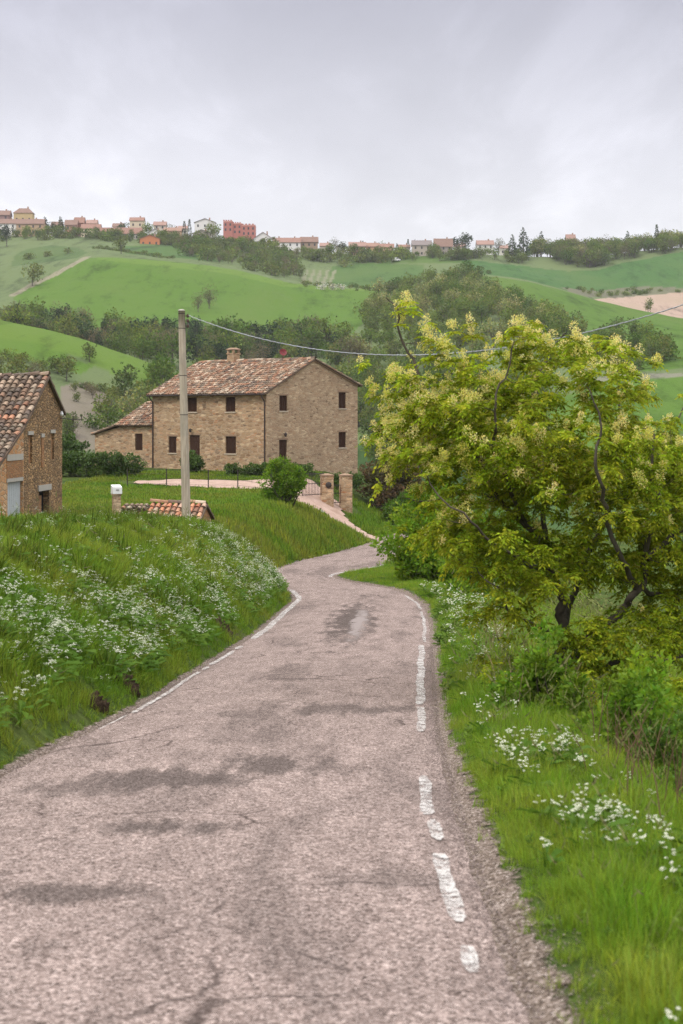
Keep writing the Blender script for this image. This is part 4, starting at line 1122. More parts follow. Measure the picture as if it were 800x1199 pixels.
    for (p, dv) in tips:
        outw = (p - cen); on = outw / (np.linalg.norm(outw) + 1e-6)
        up = np.array([0, 0, 1.0])
        ax = dv * 0.5 + on * 0.45 + up * 0.75; ax /= np.linalg.norm(ax)
        nl = g.integers(7, 11); tint = g.uniform(0.62, 1.3)
        sidev = np.cross(ax, g.normal(size=3)); sidev /= np.linalg.norm(sidev); s2 = np.cross(ax, sidev)
        size = g.uniform(0.8, 1.25)
        for k in range(nl):
            a = 2*PI*k/nl + g.normal(0, 0.25)
            d0 = ax * g.uniform(-0.2, 0.9) + (sidev*math.cos(a) + s2*math.sin(a)) * 1.0
            d0 /= np.linalg.norm(d0)
            Lr = g.uniform(0.08, 0.17) * size
            nlf = 4
            for q in range(nlf + 1):
                t = (q + 0.6) / (nlf + 0.6)
                pos = p + d0 * Lr * t - up * 0.45 * Lr * t * t
                dr = d0 - up * 0.9 * t
                sd = np.cross(dr, up); sd /= (np.linalg.norm(sd) + 1e-6)
                if q == nlf:
                    LP.append(pos); LD.append(dr); LL.append(0.064*size); LC.append(tint)
                else:
                    for sgn in (-1, 1):
                        LP.append(pos); LD.append(dr*0.45 + sd*sgn - up*0.35); LL.append(0.060*size*g.uniform(0.8, 1.2)); LC.append(tint)
        high = (p[2] - ZC) / 1.6
        prob = 0.85 * np.clip(0.55 + high * 0.5, 0.05, 1.0) * np.clip(np.linalg.norm(outw * np.array([0.42, 0.5, 0.75])), 0.2, 1.2)
        if p[0] < 2.1: prob *= 1.6
        if p[2] < ZC - 1.6: prob *= 0.15
        if g.uniform() < prob:
            nb = int(g.integers(1, 4))
            for _ in range(nb):
                c0 = p + ax * 0.09 + g.normal(0, 0.042, 3)
                rr = g.uniform(0.036, 0.064)
                m_ = 70
                v = g.normal(size=(m_, 3)); v /= np.linalg.norm(v, axis=1)[:, None]; v *= g.uniform(0.1, 1, (m_, 1)) ** 0.5
                v[:, 2] *= 1.25
                BP.append(c0 + v * rr); BD.append(v + np.array([0, 0, 0.3]) + g.normal(0, 0.4, (m_, 3))); BL.append(np.full(m_, 0.023))
    LP = np.array(LP); LD = np.array(LD); LL = np.array(LL); LC = np.array(LC)
    V, Q = leaf_quads(LP - org, LD, LL, LL * 0.42, g, 0.35)
    obj_from('crown', np_mesh('crown', V, Q, M['ash_leaf'], leaf_cols(len(LP), g, 0.55, 1.4, LC)), root)
    BP = np.concatenate(BP); BD = np.concatenate(BD); BL = np.concatenate(BL) * g.uniform(0.7, 1.3, len(BP))
    V, Q = leaf_quads(BP - org, BD, BL, BL * 0.6, g, 0.2)
    b = obj_from('blossom', np_mesh('blossom', V, Q, M['blossom'], leaf_cols(len(BP), g, 0.8, 1.15)), root)
    b['kind'] = 'stuff'
    tag(root, 'large flowering tree with creamy blossom clusters leaning over the right verge', 'tree')
build_ash()

# ------------------------------------------------------------------ roof tiles
PAL_RED = [(0.31,0.160,0.095),(0.34,0.20,0.125),(0.24,0.125,0.08),(0.42,0.29,0.20),(0.17,0.11,0.08),(0.31,0.22,0.15),(0.50,0.39,0.29),(0.13,0.095,0.075),(0.28,0.14,0.085),(0.25,0.19,0.14)]
PAL_OLD = [(0.21,0.145,0.10),(0.30,0.215,0.15),(0.14,0.095,0.07),(0.36,0.18,0.11),(0.38,0.29,0.21),(0.11,0.08,0.065),(0.26,0.165,0.11)]
def tile_slope(mb, O, Uv, L, S, T, pitch=0.24, step=0.36, pal=PAL_RED, rnd=random, thick=0.07, under=True):
    """barrel tiles over a slope: O eave corner, Uv unit along the eave, S unit up the slope"""
    O = Vector(O); Uv = Vector(Uv); S = Vector(S); Nn = Uv.cross(S).normalized()
    if Nn.z < 0: Nn = -Nn
    if under:
        a = [O, O + Uv*L, O + Uv*L + S*T, O + S*T]
        mb.prism([p - Nn*thick for p in a], a, (0.16, 0.11, 0.08), 1)
    nc = int(L / pitch); nr = int(T / step) + 1
    for i in range(nc):
        for j in range(nr):
            c = rnd.choice(pal); k = rnd.uniform(0.6, 1.25); c = (c[0]*k, c[1]*k, c[2]*k)
            u = (i + 0.5) * L / nc + rnd.gauss(0, 0.012)
            v0 = j * step - 0.04 + rnd.gauss(0, 0.035); v1 = min(v0 + step * 1.18, T)
            if v1 - v0 < 0.1: continue
            sk = rnd.gauss(0, 0.022); w0 = pitch * 0.40; w1 = pitch * 0.33
            ring = []
            for (v, w, lift, sh) in ((v0, w0, 0.035 + abs(rnd.gauss(0, 0.012)), 0), (v1, w1, 0.0, sk)):
                ring.append([O + Uv*(u + sh - w*math.cos(t)) + S*v + Nn*(0.012 + lift + w*0.85*math.sin(t)) for t in (0, 0.25*PI, 0.5*PI, 0.75*PI, PI)])
            for q in range(4):
                mb.poly([ring[0][q], ring[0][q+1], ring[1][q+1], ring[1][q]], c, 0)
            mb.poly(ring[0], (c[0]*0.5, c[1]*0.5, c[2]*0.5), 0)      # shade of the hollow tile mouth, painted as a darker tile colour
    
def ridge_tiles(mb, A, B, pal, r=0.13, step=0.4, rnd=random):
    A = Vector(A); B = Vector(B); L = (B - A).length; t = (B - A) / L
    s = t.cross(Vector((0, 0, 1))).normalized(); n = int(L / step)
    for i in range(n):
        c = rnd.choice(pal); p0 = A + t * (i * step); p1 = A + t * min(L, (i + 1.12) * step)
        dz = rnd.gauss(0, 0.012)
        R0 = [p0 + s*r*math.cos(a) + Vector((0, 0, r*0.9*math.sin(a) + 0.02 + dz)) for a in np.linspace(0, PI, 6)]
        R1 = [p1 + s*r*0.85*math.cos(a) + Vector((0, 0, r*0.8*math.sin(a) + 0.0 + dz)) for a in np.linspace(0, PI, 6)]
        for q in range(5): mb.poly([R0[q], R0[q+1], R1[q+1], R1[q]], c, 0)

def wall_with_holes(mb, place, L, z0, ztop, holes, depth=0.22, c=(1, 1, 1)):
    """flat wall in (u, z); place(u, z, inset) gives a point; ztop(u) is the top; holes (u0,u1,z0,z1)"""
    us = sorted(set([0, L] + [h[0] for h in holes] + [h[1] for h in holes] + ztop[1]))
    f = ztop[0]
    for a, b in zip(us[:-1], us[1:]):
        hs = sorted([h for h in holes if h[0] <= a + 1e-6 and h[1] >= b - 1e-6], key=lambda h: h[2])
        z = z0
        for h in hs:
            if h[2] > z + 1e-4:
                mb.poly([place(a, z, 0), place(b, z, 0), place(b, h[2], 0), place(a, h[2], 0)], c)
            z = h[3]
        mb.poly([place(a, z, 0), place(b, z, 0), place(b, f(b), 0), place(a, f(a), 0)], c)
    for (a, b, p, q) in holes:
        for e in (((a,p),(b,p)), ((b,p),(b,q)), ((b,q),(a,q)), ((a,q),(a,p))):
            (u0, zz0), (u1, zz1) = e
            mb.poly([place(u0, zz0, 0), place(u1, zz1, 0), place(u1, zz1, depth), place(u0, zz0, depth)], c)

# ------------------------------------------------------------------ stone farmhouse
def farmhouse():
    zb = ZC - 3.92
    x0 = (312 - 400) / F * 122.0
    R = empty('stone_farmhouse', (x0, 122.0, zb), math.radians(50))
    L, Wd, E0, E1, AP = 12.4, 10.8, 5.92, 6.62, 8.5
    fac = [(3.22,4.26,4.44,5.56),(7.38,8.42,4.44,5.56),(3.16,4.26,1.24,2.55),(9.65,10.55,1.2,2.5),(7.05,8.2,0.02,2.62)]
    gab = [(1.46,2.36,4.5,5.67),(8.44,9.34,4.73,6.0),(8.44,9.34,1.62,2.84),(1.44,2.32,0.05,2.3)]
    w = MB()
    wall_with_holes(w, lambda u, z, i: (i, u, z), L, -1.2, (lambda u: E0, []), fac)
    w.build('wall', M['house_stone'], R)
    w = MB()
    top = lambda u: E0 + (AP - E0) * u / (Wd/2) if u <= Wd/2 else AP + (E1 - AP) * (u - Wd/2) / (Wd/2)
    wall_with_holes(w, lambda u, z, i: (u, i, z), Wd, -2.2, (top, [Wd/2]), gab)
    w.build('wall', M['gable_stone'], R)
    w = MB()                                               # hidden back walls
    w.poly([(Wd,0,-2.2),(Wd,L,-2.2),(Wd,L,E1),(Wd,0,E1)])
    w.poly([(0,L,-1.2),(Wd,L,-1.2),(Wd,L,E1),(Wd/2,L,AP),(0,L,E0)])
    w.build('wall', M['gable_stone'], R)
    # roof
    rf = MB(); rnd = random.Random(3)
    ov = 0.45
    s1 = Vector((Wd/2, 0, AP - E0)); T1 = s1.length; s1.normalize()
    O = Vector((0, -0.22, E0 + 0.06)) - s1 * ov
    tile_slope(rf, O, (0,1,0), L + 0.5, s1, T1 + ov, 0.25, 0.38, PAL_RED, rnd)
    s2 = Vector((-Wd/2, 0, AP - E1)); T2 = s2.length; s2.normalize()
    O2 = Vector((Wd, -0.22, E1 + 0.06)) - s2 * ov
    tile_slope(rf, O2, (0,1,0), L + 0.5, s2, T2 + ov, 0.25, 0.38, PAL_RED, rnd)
    ridge_tiles(rf, (Wd/2, -0.24, AP + 0.08), (Wd/2, L + 0.3, AP + 0.08), PAL_RED, 0.15, 0.42, rnd)
    roof = rf.build('roof', [M['tiles'], M['underroof']], R)
    ev = MB()                                              # brick corbel course under the eave and along the verge
    ev.box(-0.10, 0.0-0.003, 0, L, E0 - 0.16, E0 - 0.02)
    ev.box(-0.20, -0.003, 0, L, E0 - 0.02, E0 + 0.02)
    for s_, (a, b) in ((0, ((0, E0), (Wd/2, AP))), (1, ((Wd/2, AP), (Wd, E1)))):
        ev.prism([(a[0], -0.09, a[1]-0.12), (b[0], -0.09, b[1]-0.12), (b[0], -0.003, b[1]-0.12), (a[0], -0.003, a[1]-0.12)],
                 [(a[0], -0.09, a[1]-0.02), (b[0], -0.09, b[1]-0.02), (b[0], -0.003, b[1]-0.02), (a[0], -0.003, a[1]-0.02)])
    ev.build('cornice', M['eave_brick'], R)
    # chimney and dish on the roof
    ch = MB(); cx, cy = Wd/2 + 0.1, 8.7
    ch.box(cx-0.36, cx+0.36, cy-0.36, cy+0.36, AP - 0.5, AP + 0.62)
    ch.box(cx-0.42, cx+0.42, cy-0.42, cy+0.42, AP + 0.62, AP + 0.72)
    for (a, b) in ((-0.36,-0.36),(0.20,-0.36),(-0.36,0.20),(0.20,0.20)):
        ch.box(cx+a, cx+a+0.16, cy+b, cy+b+0.16, AP + 0.72, AP + 0.98)
    c_ = ch.build('chimney', M['house_stone'], roof)
    cp = MB(); cp.box(cx-0.44, cx+0.44, cy-0.44, cy+0.44, AP + 0.98, AP + 1.04)
    cp.prism([(cx-0.42,cy-0.42,AP+1.04),(cx+0.42,cy-0.42,AP+1.04),(cx+0.42,cy+0.42,AP+1.04),(cx-0.42,cy+0.42,AP+1.04)], [(cx-0.2,cy-0.2,AP+1.16),(cx+0.2,cy-0.2,AP+1.16),(cx+0.2,cy+0.2,AP+1.16),(cx-0.2,cy+0.2,AP+1.16)])
    cp.build('chimney_cap', M['eave_brick'], roof)
    ds = MB(); q = Vector((Wd/2 - 0.1, 3.1, AP))
    ds.tube([q + Vector((0,0,-0.1)), q + Vector((0,0,0.55))], 0.03, 6)
    n = Vector((-0.5, -0.75, 0.45)).normalized(); a = n.cross(Vector((0,0,1))).normalized(); b = n.cross(a)
    c = q + Vector((0, 0, 0.62))
    rings = []
    for r, o in ((0.04, 0), (0.17, 0.02), (0.31, 0.08)):
        rings.append([c + n*o + (a*math.cos(t) + b*math.sin(t))*r for t in np.linspace(0, 2*PI, 13)[:-1]])
    for A_, B_ in zip(rings[:-1], rings[1:]):
        for k in range(12): ds.poly([A_[k], A_[(k+1) % 12], B_[(k+1) % 12], B_[k]])
    ds.tube([c - b*0.2 + n*0.06, c + n*0.35], 0.015, 5)
    ds.build('dish', M['red_dish'], roof)
    # shutters, doors, sills
    def opening(kind, plane, h):
        u0, u1, z0, z1 = h
        pl = (lambda u, z, i: (i, u, z)) if plane == 'f' else (lambda u, z, i: (u, i, z))
        def bx(mb, a, b, p, q, i0, i1):
            if plane == 'f': mb.box(i0, i1, a, b, p, q)
            else: mb.box(a, b, i0, i1, p, q)
        win = MB()
        mid = (u0 + u1) / 2
        if kind == 'window':
            for (a, b) in ((u0 + 0.004, mid - 0.008), (mid + 0.008, u1 - 0.004)):
                bx(win, a, b, z0 + 0.004, z0 + 0.07, 0.08, 0.13); bx(win, a, b, z1 - 0.07, z1 - 0.004, 0.08, 0.13)
                bx(win, a, a + 0.06, z0 + 0.072, z1 - 0.072, 0.08, 0.13); bx(win, b - 0.06, b, z0 + 0.072, z1 - 0.072, 0.08, 0.13)
                k = int((z1 - z0 - 0.15) / 0.075)
                for t in range(k):
                    zz = z0 + 0.075 + (z1 - z0 - 0.15) * t / k
                    bx(win, a + 0.062, b - 0.062, zz + 0.008, zz + 0.062, 0.095, 0.118)
            bx(win, u0 + 0.004, u1 - 0.004, z0 + 0.004, z1 - 0.004, 0.135, 0.15)
            o = win.build('shutter', M['shutter'], R)
            s_ = MB(); bx(s_, u0 - 0.08, u1 + 0.08, z0 - 0.09, z0 - 0.003, -0.06, 0.07); s_.build('sill', M['jamb'], R)
        else:
            n_ = 5
            for t in range(n_):
                a = u0 + 0.01 + (u1 - u0 - 0.02) * t / n_; b = u0 + 0.01 + (u1 - u0 - 0.02) * (t + 1) / n_
                bx(win, a + 0.008, b - 0.008, z0 + 0.02, z1 - 0.01, 0.08, 0.14)
            bx(win, u0 + 0.004, u1 - 0.004, z0 + 0.01, z1 - 0.004, 0.145, 0.16)
            for zz in (z0 + 0.4, z1 - 0.5): bx(win, u0 + 0.03, u1 - 0.03, zz, zz + 0.1, 0.06, 0.078)
            o = win.build('door', M['shutter'], R)
            hd = MB(); bx(hd, u1 - 0.16, u1 - 0.12, 1.0, 1.18, 0.03, 0.078); hd.build('handle', M['iron'], o)
        # a lintel course a little proud of the wall
        ln = MB(); bx(ln, u0 - 0.12, u1 + 0.12, z1 + 0.003, z1 + 0.13, -0.02, 0.05); ln.build('lintel', M['eave_brick'], R)
    for h in fac[:4]: opening('window', 'f', h)
    opening('door', 'f', fac[4])
    for h in gab[:3]: opening('window', 'g', h)
    opening('door', 'g', gab[3])
    def lamp(p, dirv):
        l = MB(); p = Vector(p); d = Vector(dirv)
        l.tube([p, p + d*0.22 + Vector((0,0,0.05))], 0.02, 5)
        q = p + d*0.25
        l.tube([q + Vector((0,0,-0.22)), q + Vector((0,0,-0.18)), q + Vector((0,0,0.02)), q + Vector((0,0,0.10))], [0.06, 0.09, 0.13, 0.02], 8)
        l.build('wall_lamp', M['iron'], R)
    lamp((-0.003, 7.85, 3.05), (-1, 0, 0)); lamp((1.88, -0.003, 2.75), (0, -1, 0))
    gt = MB()
    gx = O.x - 0.03; gz = O.z - 0.05
    gt.tube([(gx, -0.2, gz), (gx, L + 0.2, gz)], 0.065, 8)
    gt.build('gutter', M['metal_brown'], R)
    for yy in (0.12, L - 0.12):
        dp = MB()
        dp.tube([(gx, yy, gz - 0.05), (gx + 0.02, yy, gz - 0.18), (-0.10, yy, gz - 0.5), (-0.08, yy, gz - 0.7), (-0.08, yy, -0.4)], 0.055, 8)
        dp.build('downpipe', M['metal_brown'], R)
    # lower annex on the left with its lean-to
    aL, aW, aE, aR = 4.2, 6.0, 3.45, 5.15
    ly0 = L
    w = MB(); hol = [(ly0 + 1.45, ly0 + 2.35, 1.35, 2.7)]
    xs = 0.28
    h2 = [(h[0] - ly0, h[1] - ly0, h[2], h[3]) for h in hol]
    wall_with_holes(w, lambda u, z, i: (xs + i, ly0 + u, z), aL, -1.0, (lambda u: aE, []), h2)
    w.poly([(xs, ly0+aL, -1), (xs, ly0+aL+3.0, -1), (xs, ly0+aL+3.0, 2.62), (xs, ly0+aL, 3.2)])
    w.poly([(xs, ly0+aL, 3.2), (xs, ly0+aL, aE), (aW, ly0+aL, aE), (aW/2+0.5, ly0+aL, aR), (aW, ly0+aL, 3.2)][:2] + [(aW/2+0.5, ly0+aL, aR), (aW, ly0+aL, aE), (aW, ly0+aL, -1)])
    w.poly([(xs, ly0+aL+3.0, -1), (aW, ly0+aL+3.0, -1), (aW, ly0+aL+3.0, 2.62), (xs, ly0+aL+3.0, 2.62)])
    w.build('annex_wall', M['house_stone'], R)
    rf = MB(); s3 = Vector((aW/2 + 0.5 - xs, 0, aR - aE)); T3 = s3.length; s3.normalize()
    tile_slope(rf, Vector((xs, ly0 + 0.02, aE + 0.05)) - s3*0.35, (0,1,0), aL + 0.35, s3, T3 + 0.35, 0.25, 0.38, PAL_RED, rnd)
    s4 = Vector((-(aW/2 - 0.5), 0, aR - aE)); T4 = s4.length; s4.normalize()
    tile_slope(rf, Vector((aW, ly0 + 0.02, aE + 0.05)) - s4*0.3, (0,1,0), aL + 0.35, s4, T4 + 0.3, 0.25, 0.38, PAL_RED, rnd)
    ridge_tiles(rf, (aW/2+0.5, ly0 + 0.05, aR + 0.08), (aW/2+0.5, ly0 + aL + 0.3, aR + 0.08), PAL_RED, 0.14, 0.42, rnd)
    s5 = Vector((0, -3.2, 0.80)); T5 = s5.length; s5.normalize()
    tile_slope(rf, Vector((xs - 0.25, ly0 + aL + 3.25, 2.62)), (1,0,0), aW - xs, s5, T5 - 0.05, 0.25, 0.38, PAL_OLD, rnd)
    rf.build('annex_roof', [M['tiles'], M['underroof']], R)
    sh = MB(); u0, u1, z0, z1 = hol[0]
    for t in range(14):
        sh.box(xs + 0.08, xs + 0.12, u0 + 0.05, u1 - 0.05, z0 + 0.05 + t*0.09, z0 + 0.12 + t*0.09)
    sh.box(xs + 0.125, xs + 0.15, u0 + 0.004, u1 - 0.004, z0 + 0.004, z1 - 0.004)
    sh.build('shutter', M['shutter'], R)
    tag(R, 'two storey stone farmhouse with terracotta tiled roof and closed brown shutters', 'farmhouse')
farmhouse()

# ------------------------------------------------------------------ old barn at the left edge
def barn():
    zb = float(G(-11.9, 70.0)) - 0.1
    gx, gy = -0.09, -0.996
    R = empty('stone_barn', (-12.05, 70.0, zb), math.atan2(gy, gx))
    zl = lambda z_eye: ZC + z_eye - zb                       # height above the eye to local
    A = zl(1.72); EF = zl(0.27); EN = zl(-0.31); EL = zl(-2.45)
    W1, WA, W2, Ln = 6.0, 2.5, 11.0, 9.0                     # stone part, apex, end of the brick lean-to
    w = MB()
    win = (2.06, 3.62, zl(-4.0), zl(-2.98))
    wins = [(4.62, 5.15, zl(-1.80), zl(-0.66)), (1.30, 1.78, zl(-1.72), zl(-0.62))]
    top = lambda u: EF + (A - EF) * u / WA if u <= WA else A + (EN - A) * (u - WA) / (W1 - WA)
    pl = lambda u, z, i: (u, -i, z)
    wall_with_holes(w, pl, W1, -1.0, (top, [WA]), [win] + wins, 0.3)
    w.poly([(0,0,-1),(0,-Ln,-1),(0,-Ln,EF),(0,0,EF)])
    w.poly([(0,-Ln,-1),(W1,-Ln,-1),(W1,-Ln,EN),(WA,-Ln,A),(0,-Ln,EF)])
    w.build('wall', M['barn_stone'], R)
    for (a, b, p, q) in wins:
        f = MB(); f.box(a + 0.003, b - 0.003, -0.24, -0.08, p + 0.003, q - 0.003); f.build('bricked_window', M['old_brick'], R)
        s_ = MB(); s_.box(a - 0.12, b + 0.12, -0.1, 0.035, q + 0.003, q + 0.15); s_.build('lintel', M['concrete'], R)
    f = MB(); f.box(2.95, 3.30, -0.1, 0.03, zl(-2.0), zl(-0.78)); f.build('bricked_window', M['old_brick'], R)
    f = MB(); f.box(2.92, 3.36, -0.1, 0.05, zl(-0.775), zl(-0.62)); f.build('lintel', M['concrete'], R)
    f = MB(); f.box(win[0] + 0.003, win[1] - 0.003, -0.29, -0.26, win[2], win[3] - 0.003); f.build('opening', M['black_hole'], R)
    f = MB(); f.box(win[0] + 0.85, win[0] + 1.5, -0.24, -0.1, win[2] + 0.03, win[3] - 0.2); f.build('bricked_window', M['old_brick'], R)
    f = MB(); f.box(win[0] - 0.15, win[1] + 0.2, -0.1, 0.06, win[3] + 0.003, win[3] + 0.24); f.build('lintel', M['concrete'], R)
    # brick lean-to
    w = MB(); door = (6.1, 8.15, -0.3, zl(-2.45))
    t2 = lambda u: EN + (EL - EN) * (u) / (W2 - W1) - 0.02
    wall_with_holes(w, lambda u, z, i: (W1 + 0.003 + u, 0.05 - i, z), W2 - W1, -1.0, (t2, []), [(door[0] - W1, door[1] - W1, door[2], door[3])], 0.25)
    w.poly([(W2,0.05,-1),(W2,-Ln,-1),(W2,-Ln,EL),(W2,0.05,EL)])
    w.build('lean_to_wall', M['barn_brick'], R)
    f = MB(); f.box(6.15, 8.3, -0.1, 0.09, zl(-1.62), zl(-1.38)); f.box(6.15, 8.3, -0.1, 0.085, zl(-2.44), zl(-2.30)); f.build('lintel', M['concrete'], R)
    f = MB(); f.box(6.16, 8.28, 0.0, 0.065, zl(-2.295), zl(-1.625)); f.build('brick_infill', M['old_brick'], R)
    f = MB()
    for t in range(7):
        a = door[0] + 0.01 + t * 0.29
        f.box(a, a + 0.275, -0.12, -0.06, door[2] + 0.01, door[3] - 0.01)
    d_ = f.build('door', M['greydoor'], R)
    # roof
    rf = MB(); rnd = random.Random(8)
    sA = Vector((-(W1 - WA), 0, A - EN)); TA = sA.length; sA.normalize()
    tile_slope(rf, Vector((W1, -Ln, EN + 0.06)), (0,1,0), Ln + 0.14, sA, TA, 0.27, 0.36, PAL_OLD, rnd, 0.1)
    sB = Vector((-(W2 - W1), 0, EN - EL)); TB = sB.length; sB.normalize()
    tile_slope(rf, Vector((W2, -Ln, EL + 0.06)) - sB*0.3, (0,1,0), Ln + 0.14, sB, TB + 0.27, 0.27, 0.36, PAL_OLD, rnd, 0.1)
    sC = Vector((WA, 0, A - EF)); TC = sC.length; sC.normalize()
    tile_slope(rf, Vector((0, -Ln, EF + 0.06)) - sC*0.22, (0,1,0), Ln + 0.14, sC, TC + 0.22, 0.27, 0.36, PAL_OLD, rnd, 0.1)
    ridge_tiles(rf, (WA, 0.13, A + 0.10), (WA, -Ln, A - 0.28), PAL_OLD, 0.17, 0.4, rnd)
    rf.build('roof', [M['tiles_old'], M['underroof']], R)
    b = MB(); z = zl(0.02)
    b.tube([(0.45, 0.02, z), (-0.5, 0.35, z - 0.06), (-1.2, 0.55, z - 0.05)], 0.02, 5)
    b.tube([(-0.5, 0.35, z - 0.15), (-0.5, 0.35, z + 0.1)], 0.02, 5); b.tube([(-1.2, 0.55, z - 0.12), (-1.2, 0.55, z + 0.14)], 0.02, 5)
    b.build('bracket', M['iron'], R)
    b = MB(); b.tube([(0.3, 0.05, z + 0.1), (0.3, 0.05, z + 0.16), (0.3, 0.05, z + 0.3)], [0.05, 0.09, 0.04], 8); b.build('insulator', M['white_paint'], R)
    tag(R, 'weathered rubble stone barn with sagging mossy tile roof at the left edge', 'barn')
barn()

# ------------------------------------------------------------------ pole, cable, small things on the left
def pole():
    d = 57.5
    x = (219 - 400) / F * d
    zb = float(G(x, d))
    R = empty('utility_pole', (x, d, zb - 0.3))
    H = ZC + (490 - 364) / F * d - zb + 0.3
    mb = MB(); n = 12
    lean = -0.19
    mb.tube([(lean*t, 0, H*t) for t in np.linspace(0, 1, n)], list(np.linspace(0.165, 0.118, n)), 14)
    mb.build('pole_shaft', M['concrete_pole'], R, smooth=True)
    c = MB(); c.tube([(lean, 0, H), (lean, 0, H + 0.03), (lean, 0, H + 0.06)], [0.125, 0.12, 0.05], 12); c.build('pole_cap', M['concrete'], R)
    for k, zz in enumerate((H - 0.18, H - 0.36, H - 0.54)):
        ins = MB(); xx = lean * zz / H
        ins.tube([(xx + 0.08, -0.02, zz), (xx + 0.24, -0.03, zz)], 0.014, 6)
        ins.tube([(xx + 0.22, -0.03, zz - 0.06), (xx + 0.22, -0.03, zz - 0.03), (xx + 0.22, -0.03, zz + 0.03), (xx + 0.22, -0.03, zz + 0.07)], [0.035, 0.055, 0.05, 0.025], 8)
        ins.build('insulator', M['porcelain'], R)
    for zz in (H - 0.10, H - 0.62, H * 0.72, H * 0.55):
        b = MB()
        b.tube([(lean*zz/H, 0, zz - 0.012), (lean*zz/H, 0, zz + 0.012)], 0.122 + 0.047 * (1 - zz / H), 14)
        b.build('strap', M['iron'], R)
    tag(R, 'tall pale utility pole standing on the bank left of the road', 'utility pole')
    top = Vector((x + lean + 0.24, d - 0.03, zb - 0.3 + H - 0.16))
    return top
m, nt = new_mat('pale weathered pole')
p = tc(nt)
q1 = noise(nt, mapping(nt, p, (6, 6, 0.35)), 3.0, 5, 0.7); q2 = noise(nt, p, 0.9, 4, 0.6)
col = ramp(nt, q1, [(0.3, (0.24,0.195,0.14)), (0.55, (0.40,0.34,0.26)), (0.75, (0.52,0.45,0.35))])
col = mixc(nt, ramp(nt, q2, [(0.5, 0.0), (0.62, 0.4)]), col, (0.24, 0.23, 0.19))
finish(nt, col, 0.93, q1, 0.4, 0.02, 0.1)
M['concrete_pole'] = m
ptop = pole()
def cable():
    # sagging bundle from the pole to the next one out of frame on the right
    pts = []
    e0 = ptop; e1 = Vector(U(905, 318, 40.0))
    for t in np.linspace(0, 1, 90):
        p = e0.lerp(e1, t)
        p.z -= 4 * 1.72 * t * (1 - t)
        pts.append(p)
    mb = MB(); mb.tube(pts, 0.014, 6)
    tw = []
    for k, t in enumerate(np.linspace(0, 1, 700)):
        p = e0.lerp(e1, t); p.z -= 4 * 1.72 * t * (1 - t)
        tw.append(p + Vector((0, 0.017*math.cos(k*0.55), 0.017*math.sin(k*0.55))))
    mb.tube(tw, 0.008, 4)
    tag(mb.build('overhead_cable', M['wire'], smooth=True), 'thin pale twisted overhead cable sagging from the utility pole', 'cable')
cable()

def tiled_shed():
    d = 63.0
    c = U(205, 600, d)
    z = ZC - (590 - HY) / F * d                        # ridge height
    R = empty('tiled_shed', (c[0], d, float(G(c[0], d))), math.radians(-8))
    z -= R.location.z
    rnd = random.Random(4)
    rf = MB()
    s = Vector((0, 1.3, 0.62)); T = s.length; s.normalize()
    tile_slope(rf, (-0.95, -1.3, z - 0.62), (1,0,0), 2.25, s, T, 0.22, 0.36, [(0.46,0.20,0.11),(0.52,0.27,0.16),(0.40,0.16,0.09),(0.30,0.14,0.09),(0.55,0.36,0.26)], rnd)
    s2 = Vector((0, -1.3, 0.62)).normalized()
    tile_slope(rf, (-0.95, 1.3, z - 0.62), (1,0,0), 2.25, s2, T, 0.22, 0.36, PAL_OLD, rnd)
    ridge_tiles(rf, (-0.97, 0, z + 0.05), (1.32, 0, z + 0.05), PAL_RED, 0.12, 0.36, rnd)
    rf.build('roof', [M['tiles'], M['underroof']], R)
    w = MB(); w.box(-0.85, 1.2, -1.1, 1.1, -0.6, z - 0.66)
    w.prism([(-0.85,-1.1,z-0.66),(1.2,-1.1,z-0.66),(1.2,1.1,z-0.66),(-0.85,1.1,z-0.66)], [(-0.85,-0.06,z-0.10),(1.2,-0.06,z-0.10),(1.2,0.06,z-0.10),(-0.85,0.06,z-0.10)])
    w.build('wall', M['old_brick'], R)
    lw = MB(); lw.box(-1.95, -0.96, -0.5, 0.35, -0.5, z - 0.16); lw.build('low_wall', M['barn_stone'], R)
    rf = MB(); s = Vector((0, 0.55, 0.16)); T = s.length; s.normalize()
    tile_slope(rf, (-2.0, -0.62, z - 0.20), (1,0,0), 1.02, s, T, 0.2, 0.3, PAL_OLD, rnd)
    rf.build('wall_coping', [M['tiles_old'], M['underroof']], R)
    tag(R, 'low shed with reddish barrel tile roof half hidden behind the bank at the pole', 'shed')
tiled_shed()

def meter_pillar():
    d = 66.0; c = U(136.5, 597, d)
    R = empty('meter_pillar', (c[0], d, float(G(c[0], d)) - 0.1), 0.35)
    z1 = ZC - (578 - HY) / F * d - R.location.z
    mb = MB(); mb.box(-0.15, 0.15, -0.15, 0.15, -0.3, z1 - 0.06); mb.box(-0.18, 0.18, -0.18, 0.18, z1 - 0.06, z1); mb.build('pillar', M['gable_stone'], R)
    b = MB(); b.prism([(-0.19,-0.2,z1),(0.19,-0.2,z1),(0.19,0.2,z1),(-0.19,0.2,z1)], [(-0.19,-0.2,z1+0.27),(0.19,-0.2,z1+0.27),(0.19,0.2,z1+0.36),(-0.19,0.2,z1+0.36)])
    b.build('box', M['white_paint'], R)
    s = MB(); s.box(-0.06, 0.06, -0.215, -0.203, z1 + 0.14, z1 + 0.17); s.build('slot', M['iron'], R)
    tag(R, 'small brick pillar topped by a white box on the lawn', 'meter pillar')
meter_pillar()

